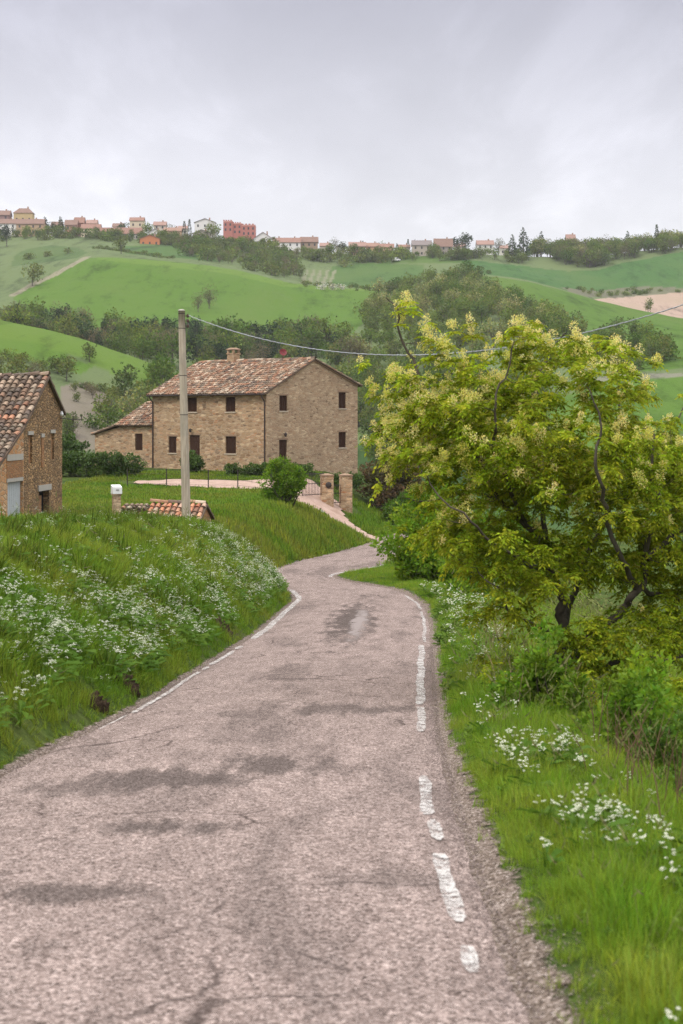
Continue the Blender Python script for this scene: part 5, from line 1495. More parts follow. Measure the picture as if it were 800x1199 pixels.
# gate posts, gates and fence
def gatepost(px, d, label, box=False):
    c = U(px, 590, d); zb = float(G(c[0], d))
    R = empty('brick_gatepost', (c[0], d, zb), 0.15)
    H = ZC - (557 - HY) / F * d - zb
    mb = MB(); mb.box(-0.40, 0.40, -0.40, 0.40, -0.5, H); mb.build('shaft', M['house_stone'], R)
    cp = MB(); cp.box(-0.45, 0.45, -0.45, 0.45, H, H + 0.07)
    cp.prism([(-0.40,-0.40,H+0.07),(0.40,-0.40,H+0.07),(0.40,0.40,H+0.07),(-0.40,0.40,H+0.07)], [(-0.1,-0.1,H+0.16),(0.1,-0.1,H+0.16),(0.1,0.1,H+0.16),(-0.1,0.1,H+0.16)])
    cp.build('cap', M['eave_brick'], R)
    if box:
        b = MB(); b.tube([(0.05,-0.405,H-0.62),(0.05,-0.47,H-0.62),(0.05,-0.51,H-0.62)], [0.22,0.20,0.10], 10); b.build('wreath', M['iron'], R)
    tag(R, label, 'gatepost', 'brick gateposts')
    return c[0], d, zb, H
gatepost(383, 111.5, 'left brick gatepost carrying a dark round ornament', True)
gatepost(405, 112.6, 'plain brick gatepost nearest the flowering tree')
def iron_gate(pxa, da, pxb, db, h, label, n):
    a = U(pxa, 590, da); b = U(pxb, 590, db)
    za = float(G(a[0], da)); zb = float(G(b[0], db))
    A = Vector((a[0], da, za + 0.1)); B = Vector((b[0], db, zb + 0.1)); B.z = A.z = max(A.z, B.z)
    R = empty('iron_gate', A - Vector((0, 0, 0.1))); o = R.location.copy()
    fr = MB()
    for z in (0.05, h * 0.55, h): fr.tube([A - o + Vector((0,0,z)), B - o + Vector((0,0,z))], 0.025, 5)
    for p in (A, B): fr.tube([p - o + Vector((0,0,0)), p - o + Vector((0,0,h + 0.08))], 0.032, 6)
    fr.build('frame', M['iron'], R)
    br = MB()
    for k in range(1, n):
        p = A.lerp(B, k / n); hh = h + 0.10 * math.sin(PI * k / n)
        br.tube([p - o, p - o + Vector((0,0,hh))], 0.014, 5)
    br.build('bars', M['iron'], R)
    tag(R, label, 'gate')
iron_gate(387.5, 111.7, 400.5, 112.4, 1.25, 'narrow iron gate between the two brick posts', 7)
iron_gate(354, 109.5, 378.5, 111.3, 1.45, 'wide open iron gate left of the brick posts', 14)
def fence():
    pts = [(-14.2,107.6),(-11.6,107.6),(-8.8,107.2),(-6.8,106.4),(-4.6,106.0),(-3.3,107.0)]
    R = empty('wire_fence', gpt(*pts[0])); o = Vector(R.location)
    tops = []
    for (x, y) in pts:
        z = float(G(x, y)); mb = MB(); mb.tube([Vector((x, y, z - 0.3)) - o, Vector((x, y, z + 1.35)) - o], 0.04, 6)
        mb.build('post', M['iron'], R); tops.append(Vector((x, y, z)) - o)
    w = MB()
    for h in (0.35, 0.7, 1.0, 1.28):
        for a, b in zip(tops[:-1], tops[1:]): w.tube([a + Vector((0,0,h)), b + Vector((0,0,h))], 0.008, 4, caps=False)
    w.build('wires', M['iron'], R)
    tag(R, 'thin wire fence on dark posts between lawn and gravel yard', 'fence')
fence()
def marker():
    x = (377 - 400) / F * 96.0; y = 96.0
    R = empty('roadside_marker', gpt(x, y, -0.05), 0.3)
    mb = MB(); mb.prism([(-.14,-.09,0),(.14,-.09,0),(.14,.09,0),(-.14,.09,0)], [(-.12,-.08,0.62),(.12,-.08,0.62),(.12,.08,0.62),(-.12,.08,0.62)]); mb.prism([(-.12,-.08,.62),(.12,-.08,.62),(.12,.08,.62),(-.12,.08,.62)], [(-.05,-.05,.76),(.05,-.05,.76),(.05,.05,.76),(-.05,.05,.76)])
    mb.build('stone', M['stone_grey'], R)
    b = MB(); b.box(-0.1, 0.1, -0.105, -0.095, 0.36, 0.56); b.build('plate', M['iron'], R)
    tag(R, 'short grey marker stone beside the gravel track at the road', 'marker')
marker()

# ------------------------------------------------------------------ background trees
def crown_far(kind, rng, H, Wd, n, leaf):
    """quads of leaf clumps filling a crown, base of the tree at z=0"""
    if kind in ('round', 'bare'):
        nb = 15; C = []
        while len(C) < nb:
            p = rng.uniform(-1, 1, 3)
            if (p**2).sum() < 1: C.append(p * np.array([Wd*0.34, Wd*0.34, H*0.30]) + np.array([0, 0, H*0.60]))
        C = np.array(C); k = rng.integers(0, nb, n); r = Wd * 0.22 * rng.uniform(0.7, 1.3, nb)[k]
        o = rng.normal(size=(n, 3)); o /= np.linalg.norm(o, axis=1)[:, None]
        P = C[k] + o * (r * rng.uniform(0.4, 1.05, n) ** 0.6)[:, None]; cl = rng.uniform(0.72, 1.3, nb)[k]
    elif kind == 'cypress':
        z = rng.uniform(0.04, 1, n); a = rng.uniform(0, 2*PI, n)
        r = Wd * 0.5 * np.minimum(1, (z / 0.25) ** 0.5) * (1 - np.clip((z - 0.35) / 0.65, 0, 1) ** 1.8) * rng.uniform(0.5, 1.08, n)
        P = np.stack([r*np.cos(a), r*np.sin(a), z*H], -1); o = np.stack([np.cos(a), np.sin(a), 0.8 + 0*a], -1); cl = 1.0
    elif kind == 'conifer':
        z = 1 - np.sqrt(rng.uniform(0, 0.85, n)); a = rng.uniform(0, 2*PI, n)
        tier = 0.72 + 0.38 * np.abs(np.sin(z * 21 + rng.uniform(0, 6)))
        r = Wd * 0.5 * (1 - z) ** 0.75 * tier * rng.uniform(0.4, 1.1, n) * (1 + 0.25*np.sin(3*a + 9*z))
        P = np.stack([r*np.cos(a), r*np.sin(a), (0.10 + 0.9*z) * H - 0.1*r], -1); o = np.stack([np.cos(a), np.sin(a), 0*a - 0.1], -1); cl = 1.0
    elif kind == 'pine':
        nb = 9; C = rng.normal(0, 1, (nb, 3)) * np.array([Wd*0.26, Wd*0.26, H*0.10]) + np.array([0, 0, H*0.78])
        k = rng.integers(0, nb, n); o = rng.normal(size=(n, 3)); o /= np.linalg.norm(o, axis=1)[:, None]
        P = C[k] + o * Wd * 0.2 * rng.uniform(0.4, 1, (n, 1)) * np.array([1.2, 1.2, 0.6]); cl = rng.uniform(0.8, 1.2, nb)[k]
    else:  # bush
        nb = 10; C = rng.uniform(-1, 1, (nb, 3)) * np.array([Wd*0.33, Wd*0.33, H*0.26]) + np.array([0, 0, H*0.42])
        k = rng.integers(0, nb, n); o = rng.normal(size=(n, 3)); o /= np.linalg.norm(o, axis=1)[:, None]
        P = C[k] + o * np.array([Wd*0.22, Wd*0.22, H*0.30]) * rng.uniform(0.5, 1, (n, 1)); cl = rng.uniform(0.75, 1.28, nb)[k]
    P[:, 2] = np.maximum(P[:, 2], 0.05)
    D = o + rng.normal(0, 0.6, (n, 3)); L = leaf * rng.uniform(0.6, 1.4, n)
    V, Q = leaf_quads(P, D, L, L * (0.75 if kind != 'bare' else 0.22), rng, 0.2)
    return V, Q, leaf_cols(n, rng, 0.72, 1.28, cl)

def trunk_far(kind, rng, H, Wd):
    mb = MB(); r = 0.018 * H + 0.05
    top = {'round': 0.7, 'bare': 0.8, 'cypress': 0.5, 'conifer': 0.95, 'pine': 0.8, 'bush': 0.4}[kind]
    mb.tube([(0, 0, -0.6), (0.01*H, 0, H*top*0.5), (rng.normal(0, .02)*H, 0, H*top)], [r, r*0.75, r*0.25], 6)
    if kind in ('round', 'bare', 'pine', 'bush'):
        for i in range(9 if kind == 'bare' else 5):
            a = rng.uniform(0, 2*PI); z0 = H * rng.uniform(0.2, 0.5); e = np.array([math.cos(a)*Wd*0.36, math.sin(a)*Wd*0.36, H*rng.uniform(0.6, 0.9)])
            mb.tube([(0, 0, z0), tuple(e*0.5 + np.array([0, 0, z0*0.45])), tuple(e)], [r*0.5, r*0.3, r*0.1], 5)
    return mb

TV = {}
SPEC = {  # key: (kind, height, width, leaves, leaf size, material, count)
 'green': ('round', 9, 8.0, 620, 0.62, 'far_green', 3), 'olive': ('round', 8.5, 7.5, 560, 0.60, 'far_olive', 3), 'pale': ('round', 8.0, 7.0, 520, 0.55, 'far_pale', 2),
 'brown': ('bare', 9, 7.5, 620, 0.75, 'far_brown', 3), 'cypress': ('cypress', 12, 2.4, 420, 0.55, 'far_dark', 2), 'conifer': ('conifer', 13, 6.0, 620, 0.75, 'far_dark', 2),
 'pine': ('pine', 11, 8.0, 420, 0.7, 'far_dark', 1), 'bush': ('bush', 3.2, 4.4, 320, 0.42, 'far_green', 2), 'white': ('bush', 3.0, 4.0, 320, 0.36, 'far_white', 2), 'scrub': ('bush', 3.0, 4.4, 320, 0.4, 'far_olive', 2),
 'darkg': ('round', 9, 7.5, 620, 0.6, 'far_dark', 2)}
for key, (kind, H, Wd, n, leaf, mat, cnt) in SPEC.items():
    TV[key] = []
    for s in range(cnt):
        rg = np.random.default_rng(hash_ := (sum(map(ord, key)) * 7 + s))
        V, Q, C = crown_far(kind, rg, H, Wd, n, leaf)
        cm = np_mesh('crown', V, Q, M[mat], C)
        tb = trunk_far(kind, rg, H, Wd); tm = tb.mesh('trunk', M['bark_far'])
        # joined version for the woods that read as one mass
        tv = np.array(tb.v); q4 = [f for f in tb.f if len(f) == 4]
        V2 = np.vstack([V, tv]); Q2 = np.vstack([Q, np.array(q4) + len(V)])
        jm = np_mesh('wood_tree_pattern', V2, Q2, [M[mat], M['bark_far']], np.vstack([C, np.ones((len(q4), 3))]), [0]*len(Q) + [1]*len(q4))
        TV[key].append((cm, tm, source('wood_tree_pattern', jm), H))

NAMES = {'green': 'broadleaf_tree', 'olive': 'broadleaf_tree', 'pale': 'broadleaf_tree', 'brown': 'bare_tree', 'cypress': 'cypress_tree', 'conifer': 'conifer_tree', 'pine': 'pine_tree', 'bush': 'bush', 'white': 'blossoming_bush', 'scrub': 'bush', 'darkg': 'broadleaf_tree'}
def far_tree(key, px, pb, hpx, d0, d1, label, group=None, wide=1.0):
    """one background tree: photo column, row of its foot, height in photo pixels, range of distances to look in"""
    d = hill_d(px, pb, d0, d1)
    v = TV[key][int(RNG.integers(0, len(TV[key])))]
    H = hpx / F * d; s = H / v[3] * 1.02
    t = empty(NAMES[key], hill_pt(px, d, 0.3), RNG.uniform(0, 6.28)); t.scale = (s * wide, s * wide, s)
    obj_from('crown', v[0], t); obj_from('trunk', v[1], t)
    tag(t, label, 'bush' if key in ('bush', 'white', 'scrub') else 'tree', group)

VG = 'trees around the hilltop village'
for a in [
 ('darkg', 8, 289, 25, 900, 980, 'dark round tree below the long white house at far left'),
 ('conifer', 53, 277, 24, 940, 985, 'dark conifer right of the long ochre house'),
 ('darkg', 63, 277, 18, 940, 985, 'broad dark tree between two conifers right of the ochre house'),
 ('conifer', 71, 277, 24, 940, 985, 'dark conifer just left of the dark red village house'),
 ('olive', 84, 278, 14, 940, 985, 'small olive tree before the dark red village house'),
 ('pine', 146, 266, 17, 960, 985, 'dark round topped pine above the long grey house'),
 ('green', 172, 274, 20, 940, 985, 'broad green tree behind the vivid orange house'),
 ('olive', 142, 300, 22, 830, 930, 'olive tree on the slope left of the vivid orange house'),
 ('cypress', 216, 275, 22, 950, 985, 'left of two slim dark conifers left of the white gabled house'),
 ('cypress', 222, 275, 24, 950, 985, 'taller of two slim dark conifers left of the white gabled house'),
 ('brown', 200, 272, 18, 950, 985, 'bare grey tree behind the orange roofed village houses'),
 ('green', 249, 280, 24, 940, 985, 'upright green tree right of the white gabled house'),
 ('olive', 257, 290, 16, 880, 980, 'olive tree below the salmon castle house, left side'),
 ('green', 282, 296, 20, 880, 980, 'green tree in front of the salmon castle house'),
 ('green', 322, 297, 16, 900, 985, 'green tree between white gabled and red roofed houses mid ridge'),
 ('brown', 391, 297, 18, 950, 985, 'bare grey tree on the ridge left of the pink house'),
 ('darkg', 402, 298, 16, 950, 985, 'dark tree touching the left side of the pink house'),
 ('cypress', 425, 292, 16, 950, 985, 'thin cypress rising behind the pink house'),
 ('green', 446, 292, 16, 960, 985, 'rounded tree between the two orange houses on the ridge'),
 ('conifer', 465, 297, 14, 950, 985, 'small conifer right of the wider orange house'),
 ('cypress', 478, 298, 18, 950, 985, 'cypress just left of the grey brown gabled house'),
 ('conifer', 486, 292, 18, 965, 985, 'conifer rising behind the grey brown gabled house'),
 ('green', 508, 300, 17, 930, 985, 'green tree between the grey brown and the grey house'),
 ('darkg', 535, 297, 20, 950, 985, 'left of two dark trees at the right end of the village'),
 ('darkg', 546, 297, 24, 950, 985, 'taller of two dark trees at the right end of the village'),
 ('brown', 584, 297, 20, 950, 985, 'bare grey tree right of the last white house on the ridge'),
 ('conifer', 600, 303, 29, 930, 985, 'dark conifer at the left end of the ridge wood, shorter one'),
 ('conifer', 613, 303, 37, 930, 985, 'tallest dark conifer at the left end of the ridge wood'),
 ('conifer', 634, 300, 30, 940, 985, 'dark conifer standing within the left part of the ridge wood'),
 ('cypress', 769, 292, 29, 950, 985, 'slim dark cypress rising above the right part of the ridge wood'),
 ('conifer', 735, 296, 26, 950, 985, 'dark conifer near the middle of the ridge wood'),
]: far_tree(*a, VG)
SG = 'single trees and bushes on the slopes'
for a in [
 ('olive', 38, 335, 30, 640, 800, 'lone olive tree on the left slope below the village'),
 ('scrub', 34, 303, 11, 800, 940, 'round bush above the lone olive tree on the left slope'),
 ('scrub', 56, 300, 10, 800, 940, 'bush beside the track on the left slope'),
 ('scrub', 80, 297, 8, 800, 940, 'small bush high on the left slope near the village'),
 ('brown', 232, 366, 22, 560, 740, 'left of two budding trees standing in the middle field'),
 ('brown', 245, 362, 27, 560, 740, 'taller of two budding trees standing in the middle field'),
 ('conifer', 79, 390, 36, 480, 575, 'dark conifer at the left end of the valley wood'),
 ('brown', 366, 396, 28, 540, 640, 'reddish brown tree at the foot of the middle field'),
 ('scrub', 404, 313, 12, 800, 950, 'bush in the pasture below the dark ridge tree'),
 ('white', 377, 339, 9, 740, 860, 'left white blossoming bush at the top edge of the middle field'),
 ('white', 389, 339, 9, 740, 860, 'middle white blossoming bush at the top edge of the middle field'),
 ('white', 400, 339, 8, 740, 860, 'right white blossoming bush at the top edge of the middle field'),
 ('bush', 433, 341, 10, 740, 860, 'dark wide bush at the top edge of the middle field'),
 ('bush', 557, 321, 9, 740, 900, 'left of two bushes above the right hand field'),
 ('scrub', 572, 320, 7, 740, 900, 'right of two bushes above the right hand field'),
 ('olive', 759, 370, 17, 770, 850, 'round bushy tree alone on the brown ploughed field'),
 ('olive', 78, 446, 32, 330, 425, 'round tree on the foothill above the old barn'),
 ('olive', 105, 424, 25, 370, 430, 'tree in the foothill field left of the farmhouse'),
 ('olive', 146, 470, 46, 340, 425, 'big loose olive tree left of the farmhouse chimney side'),
 ('pale', 152, 500, 44, 330, 390, 'pale tree on the eroded bank just above the annex roof'),
 ('olive', 18, 452, 40, 340, 420, 'tree behind the barn ridge at the left edge'),
 ('green', 126, 512, 40, 320, 380, 'green tree on the eroded bank left of the annex'),
 ('brown', 40, 446, 24, 350, 425, 'brownish bush tree at the lower edge of the foothill field'),
]: far_tree(*a, SG)

def wood(name, spots, keys, hrange, label, wide=1.0):
    """a far-off wood that reads as one mass"""
    srcs = []; hs = []
    for k in keys:
        v = TV[k][int(RNG.integers(0, len(TV[k])))] if len(TV[k]) == 1 else None
        for q in ([v] if v else TV[k]): srcs.append(q[2]); hs.append(q[3])
    n = len(spots)
    idx = RNG.integers(0, len(srcs), n)
    H = RNG.uniform(*hrange, n) ; s = H / np.array(hs)[idx]
    P = np.array([hill_pt(px, d, 0.3) for px, d in spots])
    rot = np.stack([np.zeros(n), np.zeros(n), RNG.uniform(0, 6.28, n)], -1)
    # join geometry lists instances in reverse order
    scatter(name, P, rot, np.stack([s*wide, s*wide, s], -1), idx, srcs, label, 'wood')
def spots_in(poly, d0, d1, n):
    """tree feet whose ground lies inside that outline, spread over the ground"""
    out = []; xs = [p[0] for p in poly]; tries = 0
    while len(out) < n and tries < n * 60:
        tries += 1
        px = RNG.uniform(min(xs), max(xs)); d = math.sqrt(RNG.uniform(d0*d0, d1*d1))
        py = HY - F * float(HZ(px, d)) / d
        if inpoly(np.array([px]), np.array([py]), poly)[0]: out.append((px, d))
    return out
wood('ridge_wood', spots_in([(608,299),(640,302),(665,314),(699,314),(733,305),(810,292),(1000,286),(1000,284),(800,290),(700,300),(640,296)], 925, 985, 260) + [(px, RNG.uniform(968, 984)) for px in RNG.uniform(625, 900, 60)],
     ['olive', 'green', 'pale', 'brown', 'green'], (6, 12), 'mixed wood along the ridge at right below the sky')
wood('spur_wood', spots_in([(440,352),(470,340),(500,336),(540,324),(580,345),(620,362),(640,378),(690,402),(640,420),(560,432),(470,440),(420,440),(405,405)], 465, 760, 210),
     ['olive', 'green', 'pale', 'olive', 'green'], (5.5, 10), 'dense wooded spur in the middle distance above the flowering tree')
wood('valley_wood', spots_in([(-60,372),(40,382),(90,394),(200,402),(340,405),(410,405),(430,440),(300,440),(100,425),(-60,410)], 470, 585, 230),
     ['darkg', 'green', 'brown', 'olive', 'green', 'conifer'], (6, 12), 'dark valley wood between the foothill and the middle field')
wood('near_wood', spots_in([(180,445),(260,450),(330,455),(430,440),(560,430),(640,440),(640,560),(430,560),(300,540),(150,520)], 300, 470, 210),
     ['olive', 'green', 'green', 'olive'], (6, 10), 'green wood on the slope behind the farmhouse roof')
wood('village_thicket', spots_in([(205,285),(262,288),(330,296),(350,305),(352,330),(300,318),(240,306),(200,296)], 800, 965, 130),
     ['olive', 'green', 'brown', 'scrub', 'bush'], (4, 8), 'thicket on the slope below the salmon castle house')
wood('right_thicket', spots_in([(690,405),(720,398),(760,400),(788,420),(780,442),(720,440),(680,430)], 400, 560, 55),
     ['olive', 'green', 'bush'], (4, 8), 'clump of bushes in the right hand field')
wood('ridge_shrubs', [(px, RNG.uniform(936, 960)) for px in RNG.uniform(-20, 620, 250)],
     ['scrub', 'bush', 'scrub', 'olive', 'green'], (3, 8), 'row of shrubs and small trees between the village houses')
wood('bank_scrub', spots_in([(-60,405),(0,410),(60,430),(110,444),(200,462),(220,520),(60,520),(-60,500)], 300, 425, 90),
     ['scrub', 'bush', 'scrub', 'olive', 'brown'], (2.0, 5), 'scrub on the eroded bank beyond the old barn')
wood('field_hedge', spots_in([(350,331),(350,338),(372,341),(450,346),(470,343),(450,336),(380,333)], 745, 850, 30) + spots_in([(655,336),(700,341),(800,337),(900,332),(900,338),(800,343),(700,349)], 820, 900, 45) + [(110 + 92*t, 868 - 30*t) for t in np.linspace(0, 1, 26)] ,
     ['scrub', 'bush'], (1.5, 3.2), 'low hedges along the far field edges')

# ------------------------------------------------------------------ hilltop houses
WM = {}
def wallmat(c):
    if c not in WM: WM[c] = plain('plaster', c, 0.9, 0.12, 0.8, 0.1)
    return WM[c]
RM = {'red': plain('far red tiles', (0.24,0.135,0.10), 0.9, 0.3, 1.5), 'brown': plain('far brown tiles', (0.20,0.125,0.095), 0.9, 0.3, 1.5), 'orange': plain('far orange tiles', (0.26,0.155,0.11), 0.9, 0.25, 1.5), 'grey': plain('far grey tiles', (0.19,0.16,0.15), 0.9, 0.3, 1.5), 'pink': plain('far pink tiles', (0.28,0.175,0.14), 0.9, 0.25, 1.5)}
M['farwin'] = plain('far window', (0.045, 0.045, 0.05), 0.3, 0.2)
def far_house(px0, px1, yt, yb, wall, roof, label, rf=0.30, style='gable', d=None, nwin=3, floors=2, rz=0.0, depth=7.0, chim=True, name='village_house'):
    pc = (px0 + px1) / 2
    if d is None: d = 965.0
    w = (px1 - px0) / F * d
    zt = ZC + (HY - yt) / F * d; zb_v = ZC + (HY - yb) / F * d
    zg = min(zb_v, ZC + float(HZ(pc, d)))
    H = zt - zg; Hv = zt - zb_v
    R = empty(name, (float((pc - 400) / F * d), d, zg), rz)
    hr = Hv * rf if style != 'flat' else 0.0
    he = H - hr
    a, b = w / 2, depth
    wl = MB()
    if style == 'gable_front':
        wl.prism([(-a,0,-3),(a,0,-3),(a,b,-3),(-a,b,-3)], [(-a,0,he),(a,0,he),(a,b,he),(-a,b,he)])
        wl.prism([(-a,0,he),(0,0,he+hr-0.1),(a,0,he)], [(-a,b,he),(0,b,he+hr-0.1),(a,b,he)])
    else:
        wl.prism([(-a,0,-3),(a,0,-3),(a,b,-3),(-a,b,-3)], [(-a,0,he),(a,0,he),(a,b,he),(-a,b,he)])
        if style == 'gable':
            wl.prism([(-a,0,he),(-a,b,he),(-a,b/2,he+hr-0.1)], [(a,0,he),(a,b,he),(a,b/2,he+hr-0.1)])
    wl.build('wall', wallmat(wall), R)
    r = MB(); o = 0.45
    if style == 'gable':
        k = hr / (b/2)
        r.prism([(-a-o,-o,he-o*k),(a+o,-o,he-o*k),(a+o,-o,he-o*k+0.22),(-a-o,-o,he-o*k+0.22)], [(-a-o,b/2,he+hr),(a+o,b/2,he+hr),(a+o,b/2,he+hr+0.22),(-a-o,b/2,he+hr+0.22)])
        r.prism([(-a-o,b+o,he-o*k),(a+o,b+o,he-o*k),(a+o,b+o,he-o*k+0.22),(-a-o,b+o,he-o*k+0.22)], [(-a-o,b/2+.003,he+hr),(a+o,b/2+.003,he+hr),(a+o,b/2+.003,he+hr+0.22),(-a-o,b/2+.003,he+hr+0.22)])
    elif style == 'gable_front':
        k = hr / a
        for s in (-1, 1):
            r.prism([(s*(a+o),-o,he-o*k),(s*(a+o),b+o,he-o*k),(s*(a+o),b+o,he-o*k+0.22),(s*(a+o),-o,he-o*k+0.22)], [(s*.002,-o,he+hr),(s*.002,b+o,he+hr),(s*.002,b+o,he+hr+0.22),(s*.002,-o,he+hr+0.22)])
    elif style == 'hip':
        rl = max(0.2, a - b/2 * 0.8)
        r.prism([(-a-o,-o,he),(a+o,-o,he),(a+o,b+o,he),(-a-o,b+o,he)], [(-rl,b/2-.1,he+hr),(rl,b/2-.1,he+hr),(rl,b/2+.1,he+hr),(-rl,b/2+.1,he+hr)])
    else:
        r.box(-a-0.15, a+0.15, -0.15, b+0.15, he + 0.002, he + 0.35)
    rr = r.build('roof', RM[roof], R)
    if chim and style != 'flat':
        c = MB(); c.box(a*0.35, a*0.35 + 0.8, b*0.5 - 0.4, b*0.5 + 0.4, he + hr*0.7, he + hr + 1.0); c.build('chimney', wallmat((0.34,0.22,0.16)), rr)
    hv = he - (H - Hv)
    for f in range(floors):
        for k in range(nwin):
            x = -a + w * (k + 0.5) / nwin; z = (H - Hv) + hv * (f + 0.5) / floors
            hw, hh = 0.5, min(0.75, hv / floors * 0.3)
            mb = MB(); mb.box(x - hw, x + hw, -0.05, 0.1, z - hh, z + hh); mb.build('window', M['farwin'], R)
    tag(R, label, 'house', 'houses of the hilltop village')
Wt, Cr, Oc, Rd, Sl, Yl, Gy, Or, Pk, Br = (0.66,0.63,0.60), (0.58,0.48,0.35), (0.40,0.27,0.17), (0.30,0.14,0.11), (0.40,0.150,0.120), (0.46,0.35,0.18), (0.30,0.26,0.225), (0.46,0.17,0.07), (0.44,0.27,0.21), (0.30,0.21,0.15)
for a in [
 ((-6, 11, 246, 264, (0.24,0.15,0.14), 'brown', 'dark brownish house cut by the left edge on the ridge'), dict(d=978, nwin=2)),
 ((16, 38, 243, 264, Yl, 'brown', 'yellow house with brown hipped roof, highest at left of the village'), dict(style='hip', d=980, floors=1)),
 ((-4, 19, 256, 274, Wt, 'brown', 'long white house at the far left of the village'), dict(d=968)),
 ((19, 51, 256, 275, Oc, 'brown', 'long ochre brick house left of the first conifer'), dict(d=966, nwin=4)),
 ((76, 90, 257, 277, (0.36,0.20,0.15), 'brown', 'brown house left of the dark red tall house'), dict(d=970, nwin=2)),
 ((87, 98, 254, 276, Rd, 'red', 'narrow dark red tall house left of the cream house'), dict(d=974, nwin=2)),
 ((95, 117, 262, 280, Cr, 'red', 'cream house with red roof beside the long grey house'), dict(d=964, nwin=2)),
 ((116, 165, 266, 282, (0.46,0.42,0.38), 'red', 'long low grey house with bright red roof'), dict(d=958, nwin=5, floors=1, rf=0.45)),
 ((152, 168, 254, 268, Cr, 'red', 'pale house with red roof up behind the long grey house'), dict(d=981, nwin=2, floors=1)),
 ((164, 187, 275, 290, Or, 'orange', 'vivid orange house at the bend of the village lane'), dict(d=935, nwin=3, floors=1, style='gable_front', depth=9)),
 ((175, 188, 268, 280, Wt, 'grey', 'small white house above the vivid orange house'), dict(d=960, nwin=2, floors=1, style='gable_front')),
 ((180, 194, 259, 274, (0.52,0.46,0.38), 'pink', 'pale house with pinkish roof behind the small white house'), dict(d=976, nwin=2)),
 ((192, 212, 266, 280, (0.46,0.29,0.19), 'orange', 'orange brown house left of the two slim conifers'), dict(d=966, nwin=3, floors=1)),
 ((228, 252, 256, 276, Wt, 'grey', 'tall white gabled house left of the salmon castle house'), dict(d=972, nwin=3, style='gable_front', rf=0.22)),
 ((226, 246, 269, 283, Gy, 'grey', 'small grey house in front of the tall white gabled house'), dict(d=955, nwin=2, floors=1, style='gable_front')),
 ((297, 319, 272, 290, Wt, 'pink', 'white gabled house right of the salmon castle house'), dict(d=962, nwin=3, floors=1, style='gable_front', rf=0.4)),
 ((328, 352, 278, 296, Wt, 'red', 'white house with red roof in the middle of the ridge'), dict(d=962, nwin=3)),
 ((352, 372, 277, 297, Br, 'brown', 'brown stone house right of the white one mid ridge'), dict(d=965, nwin=3)),
 ((409, 428, 283, 300, Pk, 'pink', 'pink house with pale red roof on the ridge'), dict(d=962, nwin=3)),
 ((429, 443, 284, 299, (0.48,0.31,0.18), 'orange', 'narrow orange house right of the pink house'), dict(d=966, nwin=2)),
 ((442, 461, 285, 300, (0.50,0.34,0.22), 'red', 'wider orange house beside the rounded tree'), dict(d=962, nwin=3, floors=1)),
 ((483, 505, 281, 300, (0.40,0.34,0.28), 'grey', 'grey brown gabled house between two conifers'), dict(d=960, nwin=3)),
 ((509, 530, 279, 299, Gy, 'brown', 'grey house with broad brown roof, second last on the ridge'), dict(d=964, nwin=3, rf=0.45)),
 ((559, 578, 281, 298, Wt, 'pink', 'last white house of the village left of the bare tree'), dict(d=966, nwin=3)),
 ((664, 674, 274, 300, (0.42,0.22,0.15), 'pink', 'orange roofed house peeping out of the ridge wood'), dict(d=984, nwin=2)),
 ((-2, 9, 297, 310, Gy, 'grey', 'small grey shed on the slope at the left edge below the village'), dict(d=870, nwin=1, floors=1, chim=False, name='farm_shed')),
 ((8, 16, 301, 311, Wt, 'grey', 'small white shed beside the grey one at the left edge'), dict(d=868, nwin=1, floors=1, chim=False, name='farm_shed')),
    ((60, 72, 259, 276, (0.48,0.42,0.35), 'brown', 'greyish house half hidden by the conifers right of the ochre house'), dict(d=982, nwin=2)),
    ((101, 113, 257, 272, (0.50,0.36,0.26), 'pink', 'small rosy house behind the cream house'), dict(d=985, nwin=2, floors=1)),
    ((132, 144, 261, 275, (0.56,0.50,0.42), 'brown', 'pale small house behind the long low grey house'), dict(d=982, nwin=2, floors=1)),
    ((209, 219, 264, 276, (0.58,0.54,0.48), 'pink', 'small pale house at the foot of the two slim conifers'), dict(d=984, nwin=2, floors=1)),
    ((319, 329, 278, 290, (0.52,0.46,0.38), 'brown', 'small stone house left of the white house mid ridge'), dict(d=985, nwin=2, floors=1)),
    ((375, 387, 284, 297, (0.50,0.44,0.36), 'pink', 'low pale house in the trees right of the brown stone house'), dict(d=984, nwin=2, floors=1)),
    ((393, 404, 286, 298, (0.60,0.57,0.52), 'grey', 'small whitish house behind the bare grey tree'), dict(d=985, nwin=2, floors=1, style='gable_front')),
    ((467, 480, 286, 298, (0.54,0.45,0.35), 'red', 'small ochre house behind the small ridge conifer'), dict(d=985, nwin=2, floors=1)),
    ((533, 545, 285, 297, (0.50,0.42,0.34), 'pink', 'low house behind the two dark trees at the village end'), dict(d=985, nwin=2, floors=1)),
    ((586, 597, 287, 299, (0.62,0.58,0.52), 'pink', 'tiny pale house beside the shorter conifer of the ridge wood'), dict(d=985, nwin=2, floors=1)),
]: far_house(*a[0], **a[1])
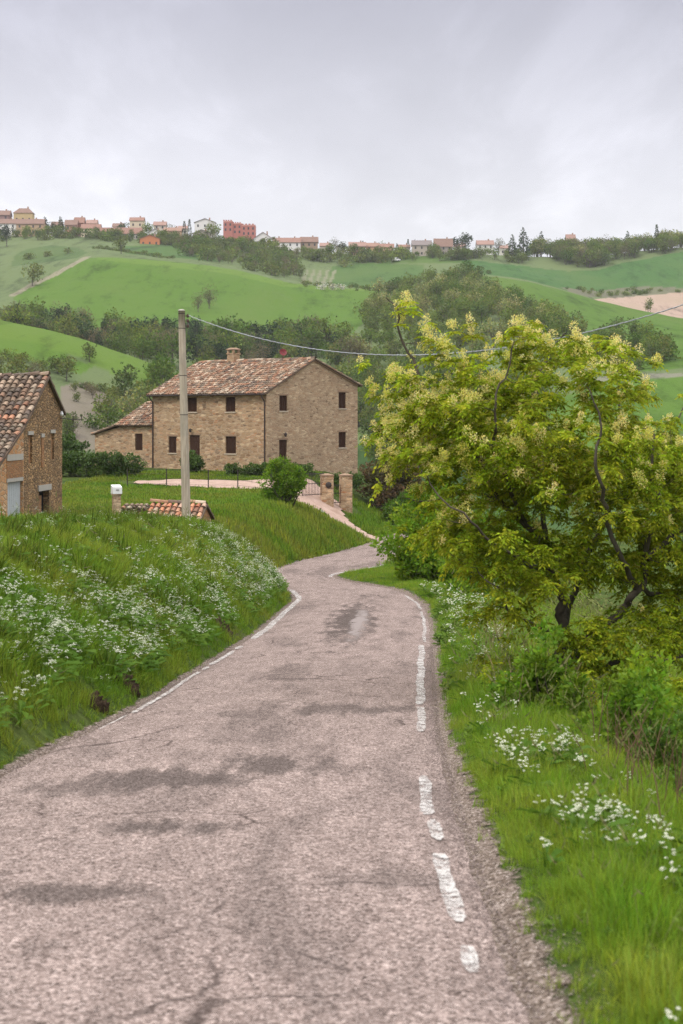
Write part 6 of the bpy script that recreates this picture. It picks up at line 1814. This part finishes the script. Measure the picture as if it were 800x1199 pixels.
# the castle-like salmon building: three stepped blocks
def castle():
    d = 962.0; pc = 280
    R = empty('castle_house', ((pc - 400) / F * d, d, ZC + float(HZ(pc, d))))
    zz = lambda py: (HY - py) / F * d + ZC - R.location.z
    X = lambda px: (px - pc) / F * d
    for (a, b, yt, y0, y1) in ((261.5, 272.5, 258.5, 0, 8), (272.5, 283, 261, 0.8, 9), (283, 299, 263, 0.3, 9)):
        mb = MB(); mb.box(X(a) + 0.02, X(b), y0, y1, -4, zz(yt)); 
        n = 4
        for k in range(n):
            u0 = X(a) + 0.02 + (X(b) - X(a)) * k / n; mb.box(u0, u0 + (X(b) - X(a)) / n * 0.55, y0 + 0.003, y0 + 0.6, zz(yt) + 0.003, zz(yt) + 0.6)
        mb.build('tower', wallmat(Sl), R)
        cp = MB(); cp.box(X(a) + 0.01, X(b) - 0.01, y0 - 0.15, y0 - 0.003, zz(yt) - 0.55, zz(yt) - 0.25); cp.build('cornice', wallmat((0.66,0.36,0.30)), R)
        for k in range(2 if b - a < 12 else 3):
            for f in range(2):
                m_ = 2 if b - a < 12 else 3
                x = X(a) + (X(b) - X(a)) * (k + 0.5) / m_; z = zz(yt) - 2.2 - 3.0 * f
                w = MB(); w.box(x - 0.5, x + 0.5, y0 - 0.06, y0 + 0.05, z - 0.75, z + 0.75); w.build('window', M['farwin'], R)
    tag(R, 'salmon red castle like house of stepped blocks on the ridge', 'house', 'houses of the hilltop village')
castle()
def van():
    d = 930.0; px = 464
    d = hill_d(px, 306, 860, 960)
    R = empty('parked_van', hill_pt(px, d), 0.1)
    mb = MB()
    prof = [(-2.4,0.45),(2.2,0.45),(2.4,0.9),(2.3,1.15),(1.5,1.3),(0.9,2.05),(-2.3,2.1),(-2.4,1.9)]
    mb.prism([(x,-0.95,z) for x, z in prof], [(x,0.95,z) for x, z in prof]); mb.build('body', M['white_paint'], R)
    for x in (-1.5, 1.5):
        for y in (-0.98, 0.80):
            w = MB(); w.tube([(x,y,0.38),(x,y+0.2,0.38)], 0.38, 12); w.build('wheel', M['iron'], R)
    w = MB(); w.poly([(1.42,-0.96,1.35),(0.92,-0.96,1.95),(0.1,-0.96,1.95),(0.1,-0.96,1.35)]); w.build('window', M['farwin'], R)
    tag(R, 'small white van parked on the pasture below the ridge houses', 'van')
van()

# ------------------------------------------------------------------ haze
def haze():
    mb = MB(); mb.box(-560, 800, -75, 3020, -140, 175)
    m = bpy.data.materials.new('hill haze'); m.use_nodes = True; nt = m.node_tree; nt.nodes.clear()
    v = nt.nodes.new('ShaderNodeVolumePrincipled'); v.inputs['Color'].default_value = (0.98, 0.98, 1.0, 1); v.inputs['Density'].default_value = HAZE
    v.inputs['Anisotropy'].default_value = 0.2
    o = nt.nodes.new('ShaderNodeOutputMaterial'); nt.links.new(v.outputs[0], o.inputs['Volume'])
    h = mb.build('haze', m); tag(h, 'thin pale haze over the hills', 'haze', None, 'stuff')
HAZE = 0.00009
haze()

# ------------------------------------------------------------------ sky, sun, camera
w = bpy.data.worlds.new('World'); sc.world = w; w.use_nodes = True
nt = w.node_tree; nt.nodes.clear()
sky = nd(nt, 'ShaderNodeTexSky', {'sky_type': 'NISHITA', 'sun_disc': False, 'sun_elevation': math.radians(50), 'sun_rotation': math.radians(220)})
gen = tc(nt, 'Generated')
sep = nd(nt, 'ShaderNodeSeparateXYZ'); nt.links.new(gen, sep.inputs[0])
zz = math_(nt, 'MAXIMUM', sep.outputs[2], 0.0)
den = math_(nt, 'ADD', zz, 0.16)
cv = nd(nt, 'ShaderNodeCombineXYZ')
nt.links.new(math_(nt, 'DIVIDE', sep.outputs[0], den), cv.inputs[0]); nt.links.new(math_(nt, 'DIVIDE', sep.outputs[1], den), cv.inputs[1]); nt.links.new(math_(nt, 'MULTIPLY', zz, 2.0), cv.inputs[2])
cl = noise(nt, mapping(nt, cv.outputs[0], (2.2, 0.8, 1.0)), 1.5, 8, 0.55, 0.3)
cl2 = noise(nt, mapping(nt, cv.outputs[0], (1.1, 0.5, 1.0), (0, 0, 0.3), (3.1, 1.7, 0)), 0.9, 4, 0.5)
grad = ramp(nt, zz, [(0.0, (0.80,0.80,0.835)), (0.11, (0.77,0.77,0.81)), (0.165, (0.655,0.655,0.715)), (0.26, (0.45,0.45,0.525)), (0.45, (0.72,0.72,0.77)), (1.0, (1.0,1.0,1.03))])
boost = math_(nt, 'MULTIPLY_ADD', ramp(nt, zz, [(0.28, 0.0), (0.8, 1.0)]), 1.5, 1.0)
cloud = mixc(nt, 1.0, grad, ramp(nt, cl, [(0.35, 0.93), (0.5, 0.985), (0.62, 1.10)]), 'MULTIPLY')
cloud = mixc(nt, 1.0, cloud, ramp(nt, cl2, [(0.35, 0.93), (0.65, 1.07)]), 'MULTIPLY')
vm = nd(nt, 'ShaderNodeVectorMath', {'operation': 'SCALE'}); nt.links.new(cloud, vm.inputs[0]); nt.links.new(boost, vm.inputs['Scale'])
b1 = nd(nt, 'ShaderNodeBackground', None, Strength=0.05); nt.links.new(sky.outputs[0], b1.inputs[0])
b2 = nd(nt, 'ShaderNodeBackground', None, Strength=1.12); nt.links.new(vm.outputs[0], b2.inputs[0])
mx = nt.nodes.new('ShaderNodeMixShader'); mx.inputs[0].default_value = 0.90
nt.links.new(b1.outputs[0], mx.inputs[1]); nt.links.new(b2.outputs[0], mx.inputs[2])
o = nt.nodes.new('ShaderNodeOutputWorld'); nt.links.new(mx.outputs[0], o.inputs[0])

ld = bpy.data.lights.new('sun', 'SUN'); ld.energy = 1.5; ld.angle = math.radians(14); ld.color = (1.0, 0.95, 0.87)
lo = bpy.data.objects.new('sun', ld); lo.rotation_euler = (math.radians(40), 0, math.radians(-40)); lo.location = (-30, -30, 60); link(lo)

cd = bpy.data.cameras.new('camera'); co = bpy.data.objects.new('camera', cd); link(co)
co.location = (0, 0, ZC); co.rotation_euler = (math.radians(90), 0, 0)
cd.sensor_fit = 'VERTICAL'; cd.sensor_height = 36.0; cd.sensor_width = 24.0
cd.lens = F / 1199.0 * 36.0
cd.shift_y = -(599.5 - HY) / 1199.0
cd.clip_start = 0.1; cd.clip_end = 6000
cd.dof.use_dof = True; cd.dof.focus_distance = 45.0; cd.dof.aperture_fstop = 3.8
sc.camera = co
sc.view_settings.view_transform = 'Standard'; sc.view_settings.look = 'None'
sc.view_settings.exposure = 0.22; sc.view_settings.gamma = 1.0
sc.cycles.max_bounces = 8; sc.cycles.diffuse_bounces = 5; sc.cycles.glossy_bounces = 2; sc.cycles.transmission_bounces = 6
sc.cycles.transparent_max_bounces = 8; sc.cycles.volume_bounces = 0
sc.cycles.use_denoising = True; sc.cycles.denoiser = 'OPENIMAGEDENOISE'; sc.cycles.denoising_input_passes = 'RGB_ALBEDO_NORMAL'; sc.cycles.denoising_prefilter = 'NONE'
